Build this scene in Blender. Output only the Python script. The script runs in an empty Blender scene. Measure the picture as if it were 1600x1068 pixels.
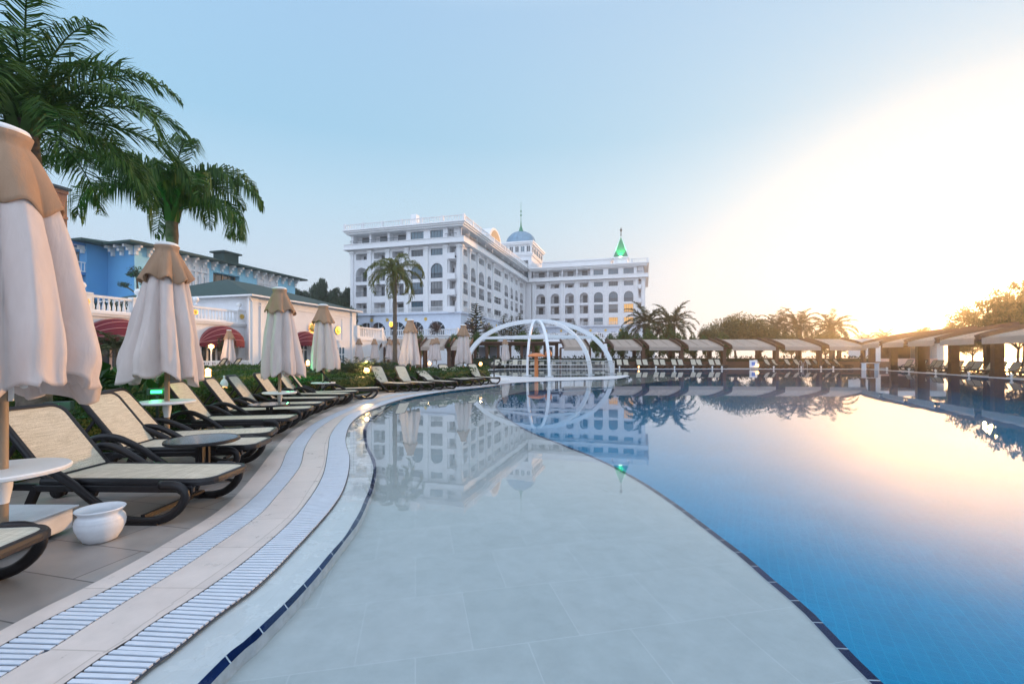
import bpy, bmesh, math, random
from mathutils import Vector, Matrix, noise
from mathutils.geometry import tessellate_polygon
R = math.radians
scene = bpy.context.scene
C = scene.collection

# ------------------------------------------------------------------ camera
CAMZ, F, HY = 1.5, 711.0, 555.0
cam = bpy.data.objects.new('camera', bpy.data.cameras.new('camera'))
C.objects.link(cam)
cam.location = (0, 0, CAMZ)
cam.rotation_euler = (R(90), 0, 0)
cam.data.lens = 36.0 * F / 1600
cam.data.sensor_width = 36
cam.data.shift_y = (HY - 534) / 1600
cam.data.clip_start = 0.05
cam.data.clip_end = 6000
scene.camera = cam

# ------------------------------------------------------------------ light
SUN_AZ, SUN_EL = 47.0, 6.0
HAZE_D, HAZE_G = 0.0016, 0.84
world = bpy.data.worlds.new("World")
scene.world = world
world.use_nodes = True
wn = world.node_tree.nodes; wl = world.node_tree.links
wn.clear()
def N(nodes, t, **kw):
    n = nodes.new(t)
    for k, v in kw.items():
        if k == 'inp':
            for i, x in v.items(): n.inputs[i].default_value = x
        else: setattr(n, k, v)
    return n
sky = N(wn, 'ShaderNodeTexSky', sky_type='NISHITA', sun_disc=False, sun_elevation=R(SUN_EL), sun_rotation=R(SUN_AZ),
        air_density=1.0, dust_density=0.3, ozone_density=3.0, altitude=0)
sd = Vector((math.sin(R(SUN_AZ)) * math.cos(R(SUN_EL)), math.cos(R(SUN_AZ)) * math.cos(R(SUN_EL)), math.sin(R(SUN_EL))))
def build_sky():
    tc = N(wn, 'ShaderNodeTexCoord')
    nrm = N(wn, 'ShaderNodeVectorMath', operation='NORMALIZE'); wl.new(tc.outputs['Generated'], nrm.inputs[0])
    sep = N(wn, 'ShaderNodeSeparateXYZ'); wl.new(nrm.outputs[0], sep.inputs[0])
    el = N(wn, 'ShaderNodeMath', operation='MAXIMUM', inp={1: 0.0}); wl.new(sep.outputs[2], el.inputs[0])
    ramp = N(wn, 'ShaderNodeValToRGB'); wl.new(el.outputs[0], ramp.inputs[0])
    e = ramp.color_ramp.elements
    stops = SKY_RAMP
    e[0].position = stops[0][0]; e[0].color = (*stops[0][1], 1)
    e[1].position = stops[-1][0]; e[1].color = (*stops[-1][1], 1)
    for p, c in stops[1:-1]:
        x = e.new(p); x.color = (*c, 1)
    last = ramp.outputs[0]
    def glow(direction, k, col, last):
        dt = N(wn, 'ShaderNodeVectorMath', operation='DOT_PRODUCT'); dt.inputs[1].default_value = direction; wl.new(nrm.outputs[0], dt.inputs[0])
        m1 = N(wn, 'ShaderNodeMath', operation='SUBTRACT', inp={1: 1.0}); wl.new(dt.outputs['Value'], m1.inputs[0])
        m2 = N(wn, 'ShaderNodeMath', operation='MULTIPLY', inp={1: k}); wl.new(m1.outputs[0], m2.inputs[0])
        m3 = N(wn, 'ShaderNodeMath', operation='EXPONENT'); wl.new(m2.outputs[0], m3.inputs[0])
        sc = N(wn, 'ShaderNodeVectorMath', operation='SCALE'); sc.inputs[0].default_value = col; wl.new(m3.outputs[0], sc.inputs['Scale'])
        ad = N(wn, 'ShaderNodeVectorMath', operation='ADD'); wl.new(last, ad.inputs[0]); wl.new(sc.outputs[0], ad.inputs[1])
        return ad.outputs[0]
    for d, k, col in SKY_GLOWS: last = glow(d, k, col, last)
    sc = N(wn, 'ShaderNodeVectorMath', operation='SCALE', inp={3: 0.005}); wl.new(sky.outputs[0], sc.inputs[0])
    ad = N(wn, 'ShaderNodeVectorMath', operation='ADD'); wl.new(last, ad.inputs[0]); wl.new(sc.outputs[0], ad.inputs[1])
    return ad.outputs[0]
SKY_RAMP = [(0.0, (.68, .77, .9)), (.15, (.58, .72, .88)), (.3, (.38, .62, .81)), (.42, (.22, .5, .73)), (.6, (.2, .44, .7)), (.8, (.5, .64, .82)), (1.0, (.7, .78, .9))]  # top stops brightened out of view, as added fill light from overhead
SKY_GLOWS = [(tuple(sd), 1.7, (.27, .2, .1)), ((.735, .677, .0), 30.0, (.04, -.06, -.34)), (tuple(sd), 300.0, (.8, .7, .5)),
             ((-.3, -.85, .45), 2.2, (1.15, 1.2, 1.45))]  # last one: unseen bright sky added behind the camera to lighten the facades
bg = N(wn, 'ShaderNodeBackground', inp={1: 1.0})
wo = N(wn, 'ShaderNodeOutputWorld')
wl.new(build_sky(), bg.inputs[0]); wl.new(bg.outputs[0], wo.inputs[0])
sl = bpy.data.lights.new('sun', 'SUN'); sl.energy = 4.4; sl.angle = R(2); sl.color = (1.0, 0.50, 0.17)
so = bpy.data.objects.new('sun', sl); C.objects.link(so)
so.rotation_euler = sd.to_track_quat('Z', 'Y').to_euler()
so.location = sd * 100
vs = scene.view_settings
vs.view_transform = 'Standard'; vs.look = 'None'; vs.gamma = 1; vs.exposure = 0.08; vs.use_curve_mapping = False
scene.cycles.max_bounces = 8; scene.cycles.transparent_max_bounces = 16
scene.cycles.diffuse_bounces = 3; scene.cycles.glossy_bounces = 4; scene.cycles.transmission_bounces = 4
scene.cycles.caustics_reflective = False; scene.cycles.caustics_refractive = False
scene.cycles.use_denoising = True

# ------------------------------------------------------------------ helpers
def G(px, py, z=0.0):
    Y = (CAMZ - z) * F / (py - HY)
    return Vector(((px - 800) / F * Y, Y, z))
def XA(px, Y): return (px - 800) / F * Y
def ZA(py, Y): return CAMZ + (HY - py) / F * Y
def along(p, d, px):
    r = (px - 800) / F
    return (r * p[1] - p[0]) / (d[0] - r * d[1])
def tag(o, label=None, cat=None, group=None, kind=None):
    if label: o['label'] = label
    if cat: o['category'] = cat
    if group: o['group'] = group
    if kind: o['kind'] = kind
    return o
def empty(name, loc=(0, 0, 0), rz=0, label=None, cat=None, group=None):
    o = bpy.data.objects.new(name, None); C.objects.link(o)
    o.location = loc; o.rotation_euler = (0, 0, rz); o.empty_display_size = 0.2
    return tag(o, label, cat, group)
def kids(o): return [c for c in bpy.data.objects if c.parent == o]
def copy_tree(o, loc=None, rz=None, scale=None, label=None, group=None, parent=None):
    c = o.copy(); C.objects.link(c)
    if parent: c.parent = parent
    if loc is not None: c.location = loc
    if rz is not None: c.rotation_euler = (0, 0, rz)
    if scale is not None: c.scale = (scale,) * 3 if not hasattr(scale, '__len__') else scale
    if label: c['label'] = label
    if group: c['group'] = group
    for ch in kids(o):
        copy_tree(ch, parent=c)
    return c

class MB:
    def __init__(s): s.v = []; s.f = []; s.m = []; s.uv = {}; s.M = Matrix.Identity(4); s.mi = 0; s.sm = []; s.smooth = False
    def vert(s, p):
        s.v.append(tuple(s.M @ Vector(p))); return len(s.v) - 1
    def face(s, idx, uv=None):
        s.f.append(tuple(idx)); s.m.append(s.mi); s.sm.append(s.smooth)
        if uv: s.uv[len(s.f) - 1] = uv
    def poly(s, pts, uv=None): s.face([s.vert(p) for p in pts], uv)
    def box(s, x0, x1, y0, y1, z0, z1):
        a = [s.vert(p) for p in ((x0,y0,z0),(x1,y0,z0),(x1,y1,z0),(x0,y1,z0),(x0,y0,z1),(x1,y0,z1),(x1,y1,z1),(x0,y1,z1))]
        for q in ((0,3,2,1),(4,5,6,7),(0,1,5,4),(1,2,6,5),(2,3,7,6),(3,0,4,7)): s.face([a[i] for i in q])
    def cbox(s, c, sz): s.box(c[0]-sz[0]/2, c[0]+sz[0]/2, c[1]-sz[1]/2, c[1]+sz[1]/2, c[2]-sz[2]/2, c[2]+sz[2]/2)
    def sweep(s, pts, prof, closed=False, up=(0, 0, 1), caps=True, scales=None):
        # prof: list of (a,b) in the (side, up) frame of the path
        pts = [Vector(p) for p in pts]; n = len(pts); rings = []
        up = Vector(up)
        for i, p in enumerate(pts):
            if closed: t = pts[(i+1) % n] - pts[i-1]
            else: t = pts[min(i+1, n-1)] - pts[max(i-1, 0)]
            t.normalize()
            side = t.cross(up)
            if side.length < 1e-4: side = t.cross(Vector((1, 0, 0)) if abs(t.x) < .9 else Vector((0, 1, 0)))
            side.normalize(); u2 = side.cross(t)
            k = scales[i] if scales else 1
            rings.append([s.vert(p + side * a * k + u2 * b * k) for a, b in prof])
        m = len(prof)
        for i in range(n if closed else n - 1):
            r0, r1 = rings[i], rings[(i+1) % n]
            for j in range(m): s.face((r0[j], r0[(j+1) % m], r1[(j+1) % m], r1[j]))
        if caps and not closed:
            s.face(list(reversed(rings[0]))); s.face(rings[-1])
    def tube(s, pts, r, seg=8, scales=None, closed=False):
        s.sweep(pts, [(r*math.cos(2*math.pi*k/seg), r*math.sin(2*math.pi*k/seg)) for k in range(seg)], closed=closed, scales=scales)
    def bar(s, p0, p1, w, h=None):
        h = h or w
        s.sweep([p0, p1], [(-w/2,-h/2),(w/2,-h/2),(w/2,h/2),(-w/2,h/2)])
    def lathe(s, prof, seg=24, c=(0, 0, 0), caps=False, fr=None):
        rings = []
        for r, z in prof:
            ring = []
            for k in range(seg):
                a = 2*math.pi*k/seg
                rr, zz = (r, z) if fr is None else fr(r, z, a)
                ring.append(s.vert((c[0]+rr*math.cos(a), c[1]+rr*math.sin(a), c[2]+zz)))
            rings.append(ring)
        for i in range(len(rings)-1):
            for j in range(seg):
                s.face((rings[i][j], rings[i][(j+1)%seg], rings[i+1][(j+1)%seg], rings[i+1][j]))
        if caps: s.face(list(reversed(rings[0]))); s.face(rings[-1])
    def build(s, name, mats, parent=None, loc=None):
        me = bpy.data.meshes.new(name)
        me.from_pydata(s.v, [], s.f)
        if not isinstance(mats, (list, tuple)): mats = [mats]
        for m in mats: me.materials.append(m)
        me.polygons.foreach_set('material_index', s.m)
        me.polygons.foreach_set('use_smooth', s.sm)
        if s.uv:
            ul = me.uv_layers.new(name='UVMap')
            for fi, uv in s.uv.items():
                for k, li in enumerate(me.polygons[fi].loop_indices): ul.data[li].uv = uv[k]
        me.update()
        o = bpy.data.objects.new(name, me); C.objects.link(o)
        if parent: o.parent = parent
        if loc is not None: o.location = loc
        return o
def bevel(o, w, seg=2):
    b = o.modifiers.new('bevel', 'BEVEL'); b.width = w; b.segments = seg; b.limit_method = 'ANGLE'; b.angle_limit = R(40); return o

def spline(pts, step=None, n=None):
    P = [Vector(p) for p in pts]; out = []
    for i in range(len(P)-1):
        p0, p1, p2, p3 = P[max(i-1,0)], P[i], P[i+1], P[min(i+2,len(P)-1)]
        for k in range(12):
            t = k/12
            out.append(0.5*((2*p1)+(-p0+p2)*t+(2*p0-5*p1+4*p2-p3)*t*t+(-p0+3*p1-3*p2+p3)*t**3))
    out.append(P[-1])
    if step is None and n is None: return out
    L = [0]
    for a, b in zip(out, out[1:]): L.append(L[-1]+(b-a).length)
    n = n or max(2, int(L[-1]/step)+1); res = []; j = 0
    for k in range(n):
        s_ = L[-1]*k/(n-1)
        while j < len(L)-2 and L[j+1] < s_: j += 1
        w = (s_-L[j])/max(1e-9, L[j+1]-L[j]); res.append(out[j].lerp(out[j+1], w))
    return res

# ------------------------------------------------------------------ materials
def mat(name, col, rough=0.6, metal=0, spec=0.5, noise_amt=0.0, noise_scale=8, bump=0.0, bump_scale=60, emit=None, estr=0, translucent=0, coords='Object', sheen=0):
    m = bpy.data.materials.new(name); m.use_nodes = True
    n = m.node_tree.nodes; l = m.node_tree.links
    b = n['Principled BSDF']
    b.inputs['Base Color'].default_value = (*col, 1); b.inputs['Roughness'].default_value = rough
    b.inputs['Metallic'].default_value = metal; b.inputs['Specular IOR Level'].default_value = spec
    if sheen: b.inputs['Sheen Weight'].default_value = sheen
    tc = N(n, 'ShaderNodeTexCoord')
    if noise_amt:
        nz = N(n, 'ShaderNodeTexNoise', inp={'Scale': noise_scale, 'Detail': 6, 'Roughness': 0.65})
        l.new(tc.outputs[coords], nz.inputs['Vector'])
        cr = N(n, 'ShaderNodeMix', data_type='RGBA')
        cr.inputs[6].default_value = (*[c*(1-noise_amt) for c in col], 1)
        cr.inputs[7].default_value = (*[min(1, c*(1+noise_amt)) for c in col], 1)
        mr = N(n, 'ShaderNodeMapRange', inp={1: .3, 2: .7})
        l.new(nz.outputs[0], mr.inputs[0]); l.new(mr.outputs[0], cr.inputs[0]); l.new(cr.outputs[2], b.inputs['Base Color'])
    if bump:
        nb = N(n, 'ShaderNodeTexNoise', inp={'Scale': bump_scale, 'Detail': 4})
        l.new(tc.outputs[coords], nb.inputs['Vector'])
        bp = N(n, 'ShaderNodeBump', inp={'Strength': bump, 'Distance': 0.01})
        l.new(nb.outputs[0], bp.inputs['Height']); l.new(bp.outputs[0], b.inputs['Normal'])
    if emit: b.inputs['Emission Color'].default_value = (*emit, 1); b.inputs['Emission Strength'].default_value = estr
    if translucent:
        tr = N(n, 'ShaderNodeBsdfTranslucent'); tr.inputs[0].default_value = (*[min(1, c*1.6) for c in col], 1)
        mx = N(n, 'ShaderNodeMixShader', inp={0: translucent})
        out = n['Material Output']
        l.new(b.outputs[0], mx.inputs[1]); l.new(tr.outputs[0], mx.inputs[2]); l.new(mx.outputs[0], out.inputs[0])
    return m

def leaf_mat(name, c1, c2, trans=0.25, scale=3.0):
    m = bpy.data.materials.new(name); m.use_nodes = True
    n = m.node_tree.nodes; l = m.node_tree.links; b = n['Principled BSDF']
    geo = N(n, 'ShaderNodeNewGeometry')
    tc = N(n, 'ShaderNodeTexCoord')
    nz = N(n, 'ShaderNodeTexNoise', inp={'Scale': scale, 'Detail': 3}); l.new(tc.outputs['Object'], nz.inputs['Vector'])
    ad = N(n, 'ShaderNodeMath', operation='ADD'); l.new(nz.outputs[0], ad.inputs[0]); l.new(geo.outputs['Random Per Island'], ad.inputs[1])
    mr = N(n, 'ShaderNodeMapRange', inp={1: .35, 2: 1.5}); l.new(ad.outputs[0], mr.inputs[0])
    mx = N(n, 'ShaderNodeMix', data_type='RGBA'); mx.inputs[6].default_value = (*c1, 1); mx.inputs[7].default_value = (*c2, 1)
    l.new(mr.outputs[0], mx.inputs[0]); l.new(mx.outputs[2], b.inputs['Base Color'])
    b.inputs['Roughness'].default_value = 0.55; b.inputs['Specular IOR Level'].default_value = 0.35
    tr = N(n, 'ShaderNodeBsdfTranslucent'); l.new(mx.outputs[2], tr.inputs[0])
    ms = N(n, 'ShaderNodeMixShader', inp={0: trans})
    l.new(b.outputs[0], ms.inputs[1]); l.new(tr.outputs[0], ms.inputs[2]); l.new(ms.outputs[0], n['Material Output'].inputs[0])
    return m

def brick_mat(name, c1, c2, cm, bw, bh, mortar, rough=0.5, coords='Object', rot=0, noise_amt=.12, noise_scale=3, offset=0.5, bump=.15, spec=.5, warp=0):
    m = bpy.data.materials.new(name); m.use_nodes = True
    n = m.node_tree.nodes; l = m.node_tree.links; b = n['Principled BSDF']
    tc = N(n, 'ShaderNodeTexCoord'); mp = N(n, 'ShaderNodeMapping'); mp.inputs['Rotation'].default_value = (0, 0, rot)
    l.new(tc.outputs[coords], mp.inputs[0])
    vec = mp.outputs[0]
    if warp:
        wz = N(n, 'ShaderNodeTexNoise', inp={'Scale': 0.8, 'Detail': 1}); l.new(mp.outputs[0], wz.inputs['Vector'])
        va = N(n, 'ShaderNodeVectorMath', operation='MULTIPLY_ADD'); va.inputs[1].default_value = (warp, warp, 0)
        l.new(wz.outputs['Color'], va.inputs[0]); l.new(mp.outputs[0], va.inputs[2]); vec = va.outputs[0]
    br = N(n, 'ShaderNodeTexBrick', offset=offset, squash=1)
    for k, v in {'Color1': (*c1, 1), 'Color2': (*c2, 1), 'Mortar': (*cm, 1), 'Scale': 1.0, 'Mortar Size': mortar, 'Mortar Smooth': .3, 'Brick Width': bw, 'Row Height': bh, 'Bias': 0}.items(): br.inputs[k].default_value = v
    l.new(vec, br.inputs['Vector'])
    nz = N(n, 'ShaderNodeTexNoise', inp={'Scale': noise_scale, 'Detail': 8, 'Roughness': .7}); l.new(tc.outputs['Object'], nz.inputs['Vector'])
    mr = N(n, 'ShaderNodeMapRange', inp={1: .25, 2: .75, 3: 1-noise_amt, 4: 1+noise_amt}); l.new(nz.outputs[0], mr.inputs[0])
    vm = N(n, 'ShaderNodeVectorMath', operation='SCALE'); l.new(br.outputs[0], vm.inputs[0]); l.new(mr.outputs[0], vm.inputs['Scale'])
    l.new(vm.outputs[0], b.inputs['Base Color'])
    b.inputs['Roughness'].default_value = rough; b.inputs['Specular IOR Level'].default_value = spec
    rr = N(n, 'ShaderNodeMapRange', inp={1: .3, 2: .7, 3: rough-.1, 4: rough+.1}); l.new(nz.outputs[0], rr.inputs[0]); l.new(rr.outputs[0], b.inputs['Roughness'])
    if bump:
        bp = N(n, 'ShaderNodeBump', invert=True, inp={'Strength': bump, 'Distance': 0.004}); l.new(br.outputs['Fac'], bp.inputs['Height']); l.new(bp.outputs[0], b.inputs['Normal'])
    return m

M = {}
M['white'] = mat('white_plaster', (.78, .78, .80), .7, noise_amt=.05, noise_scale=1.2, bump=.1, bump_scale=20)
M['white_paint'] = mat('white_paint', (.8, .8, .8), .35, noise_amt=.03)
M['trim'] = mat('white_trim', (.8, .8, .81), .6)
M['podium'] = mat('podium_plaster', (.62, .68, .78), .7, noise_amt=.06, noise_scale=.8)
M['glass'] = mat('window_glass', (.03, .045, .06), .06, spec=.9)
M['glass_blue'] = mat('blue_window_glass', (.06, .13, .18), .05, spec=1.0)
M['glass_curtain'] = mat('curtained_window_glass', (.2, .21, .22), .12, spec=.8)
M['lit'] = mat('lit_window', (.5, .3, .1), .3, emit=(1, .5, .14), estr=.6)
M['dark'] = mat('dark_recess', (.05, .055, .06), .8)
M['rail'] = mat('dark_railing', (.12, .13, .15), .5)
M['door'] = mat('dark_door', (.07, .08, .09), .3)
M['curtain'] = mat('pale_curtain', (.45, .43, .4), .9)
M['gold'] = mat('gold_ornament', (.75, .5, .12), .35, metal=.6)
M['red'] = mat('burgundy_canvas', (.15, .008, .02), .8, noise_amt=.1, bump=.1)
M['roof_green'] = mat('dark_green_roof', (.02, .05, .045), .7, noise_amt=.2, noise_scale=2)
M['blue_dark'] = mat('deep_blue_plaster', (.07, .23, .52), .75, noise_amt=.05, noise_scale=.7)
M['blue_mid'] = mat('mid_blue_plaster', (.12, .35, .64), .75, noise_amt=.05, noise_scale=.7)
M['blue_light'] = mat('light_blue_plaster', (.33, .66, .84), .75, noise_amt=.05, noise_scale=.7)
M['orange_wall'] = mat('orange_plaster', (.6, .2, .07), .75, noise_amt=.05)
M['copper'] = mat('blue_green_copper_dome', (.2, .33, .45), .45, metal=.2, noise_amt=.15, noise_scale=1)
M['spire'] = mat('green_spire_sheet', (.02, .22, .11), .4, noise_amt=.1)
M['brown'] = mat('brown_timber', (.1, .045, .025), .6, noise_amt=.3, noise_scale=6)
M['canopy'] = mat('grey_canopy_canvas', (.46, .38, .32), .85, noise_amt=.06, noise_scale=3, translucent=.2)
M['frame'] = mat('dark_lounger_resin', (.011, .0105, .013), .4, spec=.35, noise_amt=.2, noise_scale=20, bump=.05)
M['pole'] = mat('wooden_pole', (.28, .2, .13), .55, noise_amt=.1, noise_scale=5)
M['concrete_white'] = mat('white_painted_metal_worn', (.66, .68, .7), .45, noise_amt=.1, noise_scale=7, bump=.1)
M['trunk'] = mat('palm_trunk_bark', (.13, .1, .075), .9, noise_amt=.4, noise_scale=9, bump=.9, bump_scale=18)
M['bark'] = mat('tree_bark', (.07, .05, .035), .9, noise_amt=.3, bump=.5)
M['leaf_palm'] = leaf_mat('palm_leaf', (.02, .075, .018), (.09, .17, .03), .3)
M['leaf_date'] = leaf_mat('date_palm_leaf', (.03, .05, .02), (.1, .11, .04), .25)
M['leaf_hedge'] = leaf_mat('hedge_leaf', (.008, .035, .006), (.04, .11, .014), .25, 2.0)
M['leaf_dark'] = leaf_mat('dark_tree_leaf', (.01, .025, .012), (.03, .06, .02), .15, .5)
M['leaf_mid'] = leaf_mat('mid_tree_leaf', (.02, .06, .012), (.09, .16, .03), .3, .6)
M['leaf_warm'] = leaf_mat('olive_tree_leaf', (.04, .06, .015), (.14, .13, .03), .35, .6)
M['orange'] = mat('orange_fibreglass', (.62, .2, .06), .35)
M['steel'] = mat('brushed_steel', (.55, .55, .55), .3, metal=.9)
M['slate_trim'] = mat('dark_metal', (.03, .03, .035), .5)
# ------------------------------------------------------------------ pool outlines (ground coordinates)
def GL(lst, z=0.0): return [G(x, y, z) for x, y in lst]
def back(pts, X, ys=(-7, -3, 0)):   # prolong an edge behind the camera
    return [Vector((X + d, y, pts[0].z)) for y, d in zip(ys, (0.3, .0, 0))] + pts
pxA = [(0,988),(101,936),(195,887),(261,849),(344,797),(389,752),(427,704),(448,681),(474,663),(518,640),(560,627),(585,618),(630,611),(700,604.5),(752,599.5),(790,594.5)]
pxB = [(0,1012),(95,959),(179,917),(260,870),(345,817),(394,780),(435,735),(448,706),(464,684),(487,664),(518,648),(560,631),(590,621),(633,613),(702,606),(753,600.6),(792,595.4)]
pxC = [(0,1062),(72,1022),(156,968),(202,939),(260,904),(311,872),(400,810),(429,780),(468,731),(477,700),(491,677),(505,665),(526,652),(566,633.5),(596,623),(637,614.6),(705,607),(755,601.6),(794,596.2)]
pxD = [(104,1068),(185,1014),(245,971),(323,921),(400,864),(465,803),(503,745),(512,702),(516,680),(529,661),(545,648),(574,637),(602,625.5),(641,616.6),(707,608.3),(758,602.5),(796,597)]
pxE = [(208,1068),(260,1028),(346,959),(403,917),(452,869),(520,793),(541,755),(547,717),(541,693),(542,677),(550,660),(570,645),(610,629),(645,619.5),(700,610.5),(760,603.6),(798,598.2)]
pxF = [(307,1068),(386,996),(445,941),(486,898),(514,865),(538,838),(551,817),(562,798),(569,781),(577,762),(583,734),(580,718),(572,700),(567,677),(570,665),(579,654),(594,642.5),(612,631.5)]
pxG = [(329,1068),(400,1000),(455,945),(493,903),(520,869),(542,840),(558,819),(569,798),(576,781),(583,764),(588,738),(586,718),(577,700),(572,680),(574,667),(582,656),(596,644),(613,632.3)]
pxDeep = [(1364,1068),(1298,1000),(1248,948),(1197,905),(1158,870),(1123,843),(1092,819),(1044,783),(987,746),(926,715),(864,690),(823,673),(792,654),(776,639),(775,633),(782,623.5),(802,615),(844,609),(885,606),(947,604),(961,603),(1042,595)]
A_, B_, C_, D_, E_ = [GL(p) for p in (pxA, pxB, pxC, pxD, pxE)]
A_ = back(A_, -2.78); B_ = back(B_, -2.64); C_ = back(C_, -2.4); D_ = back(D_, -2.04, (-7, -3, .2)); E_ = back(E_, -1.75, (-7,-3,.2))
Fz, Gz, Sz = -0.03, -0.034, -0.11
F_ = back(GL(pxF, Fz), -1.47, (-7,-3,.2)); G_ = back(GL(pxG, Gz), -1.41, (-7,-3,.2))
DE = GL(pxDeep, Sz)
DE = [Vector((.8, -7, Sz)), Vector((1.3, -3, Sz)), Vector((1.64, 0, Sz))] + DE + [Vector((10.9, 29.6, Sz)), Vector((12.2, 35, Sz)), Vector((11.5, 41, Sz)), Vector((11.5, 50.2, Sz))]
Ec, Fc, Gc, Dc = spline(E_, n=400), spline(F_, n=300), spline(G_, n=300), spline(DE, n=300)

# peninsula: near side, tip, far side; then the far edge of the pool and its right side
pen_near = [G(*p) for p in [(844,595.6),(905,593.6),(957,592),(975,589.5),(984,587)]]
pen_far = [G(*p) for p in [(978,585.6),(956,587),(920,588.6),(860,589.4),(810,588),(783,586.6)]] + [Vector((-1.6, 36.5, 0)), Vector((-2.4, 40, 0)), Vector((-2.6, 45, 0)), Vector((-1.2, 49.2, 0)), Vector((2, 50, 0))]
FARY = 50.0
right_edge = [Vector((30, 50, 0)), Vector((38.6, 49.2, 0)), Vector((31.6, 28, 0)), Vector((26.5, 12, 0)), Vector((23, 0, 0)), Vector((21, -7, 0))]
pool_outline = Ec + spline([Ec[-1]] + pen_near, n=30)[1:] + pen_far + right_edge     # closed loop

def flat(name, loops, z, m, kind='structure'):
    vs = [[Vector((p[0], p[1], 0)) for p in lp] for lp in loops]
    tris = tessellate_polygon(vs)
    fl = [p for lp in vs for p in lp]
    b = MB()
    for p in fl: b.vert((p.x, p.y, z))
    for t in tris:
        a, c, d = fl[t[0]], fl[t[1]], fl[t[2]]
        if (c-a).cross(d-a).z < 0: t = (t[0], t[2], t[1])
        b.face(t)
    o = b.build(name, m); o['kind'] = kind; return o
def match(P, Q, n):
    """resample P, then for every point find the point of Q straight across the strip"""
    P = spline(P, n=n); Q = spline(Q, n=n*4); out = []; j = 0
    for i, p in enumerate(P):
        t = P[min(i+max(2, n//60), n-1)] - P[max(i-max(2, n//60), 0)]; t.z = 0; t.normalize()
        while j < len(Q)-2 and (Q[j+1]-p).dot(t) < 0: j += 1
        a, b_ = (Q[j]-p).dot(t), (Q[j+1]-p).dot(t)
        w = 0 if abs(b_-a) < 1e-9 else min(1, max(0, -a/(b_-a))); out.append(Q[j].lerp(Q[j+1], w))
    return P, out
def ribbon(name, P, Q, m, n=300, z0=None, z1=None, build=True, mb=None, vscale=1):
    if len(P) != n or len(Q) != n: P, Q = match(P, Q, n)
    b = mb or MB(); L = 0
    for i in range(n-1):
        d = ((P[i+1]-P[i]).length + (Q[i+1]-Q[i]).length)/2; w = (P[i]-Q[i]).length
        ps = [Vector(P[i]), Vector(Q[i]), Vector(Q[i+1]), Vector(P[i+1])]
        if z0 is not None: ps[0].z = z0; ps[3].z = z0
        if z1 is not None: ps[1].z = z1; ps[2].z = z1
        b.poly(ps, [(L, 0), (L, w), (L+d, w), (L+d, 0)]); L += d
    if build: o = b.build(name, m); o['kind'] = 'structure'; return o

M['deck'] = brick_mat('deck_tiles', (.27, .25, .24), (.31, .29, .275), (.1, .09, .09), .9, .45, .006, .38, rot=R(14), noise_amt=.22, noise_scale=2.6)
M['beige'] = brick_mat('travertine_kerb', (.56, .51, .48), (.61, .56, .53), (.42, .38, .35), .62, .29, .005, .34, coords='UV', noise_amt=.12, noise_scale=5, offset=0)
M['beige_wet'] = brick_mat('wet_travertine', (.56, .56, .57), (.61, .6, .6), (.5, .49, .48), .62, .8, .004, .25, coords='UV', noise_amt=.08, noise_scale=4, offset=0)
M['navy'] = brick_mat('navy_trim_tile', (.004, .012, .05), (.008, .02, .075), (.4, .45, .5), .245, 2.0, .005, .5, spec=0, coords='UV', noise_amt=.25, noise_scale=14, offset=0)
M['shallow'] = brick_mat('shallow_pool_tile', (.385, .41, .415), (.415, .435, .44), (.45, .47, .475), .62, .62, .004, .4, rot=R(-12), noise_amt=.1, noise_scale=6, bump=.05, spec=0)
M['mosaic'] = brick_mat('blue_mosaic', (.0, .20, .38), (.0, .225, .42), (.006, .265, .46), .115, .115, .006, .9, spec=0, rot=R(28), noise_amt=.15, noise_scale=.5, offset=0, bump=0, warp=.12)
M['grate'] = mat('grey_white_grate', (.56, .63, .72), .4, noise_amt=.06, noise_scale=9)
M['channel'] = mat('drain_channel', (.03, .045, .07), .6)
M['soil'] = mat('lawn_soil', (.03, .05, .015), .95, noise_amt=.4, noise_scale=3)
# water: clear tinted body with a mirror skin
def water_mat():
    m = bpy.data.materials.new('pool_water'); m.use_nodes = True
    n = m.node_tree.nodes; l = m.node_tree.links; n.remove(n['Principled BSDF'])
    tr = N(n, 'ShaderNodeBsdfTransparent'); tr.inputs[0].default_value = (.93, .985, 1, 1)
    gl = N(n, 'ShaderNodeBsdfGlossy'); gl.inputs['Roughness'].default_value = 0.012
    tc = N(n, 'ShaderNodeTexCoord')
    nz = N(n, 'ShaderNodeTexNoise', inp={'Scale': 2.2, 'Detail': 3, 'Roughness': .5}); l.new(tc.outputs['Object'], nz.inputs['Vector'])
    bp = N(n, 'ShaderNodeBump', inp={'Strength': .03, 'Distance': 0.02}); l.new(nz.outputs[0], bp.inputs['Height'])
    lw = N(n, 'ShaderNodeLayerWeight'); l.new(bp.outputs[0], lw.inputs['Normal']); fr = N(n, 'ShaderNodeValToRGB'); l.new(lw.outputs['Facing'], fr.inputs[0])
    e = fr.color_ramp.elements; e[0].position = .3; e[0].color = (.018,)*3+(1,); e[1].position = 1; e[1].color = (1, 1, 1, 1)
    for p_, v_ in ((.505, .03), (.63, .10), (.73, .28), (.84, .5), (.93, .76)): x_ = e.new(p_); x_.color = (v_, v_, v_, 1)
    l.new(bp.outputs[0], gl.inputs['Normal'])
    mx = N(n, 'ShaderNodeMixShader'); l.new(fr.outputs[0], mx.inputs[0]); l.new(tr.outputs[0], mx.inputs[1]); l.new(gl.outputs[0], mx.inputs[2])
    l.new(mx.outputs[0], n['Material Output'].inputs[0]); return m
M['water'] = water_mat()

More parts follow.
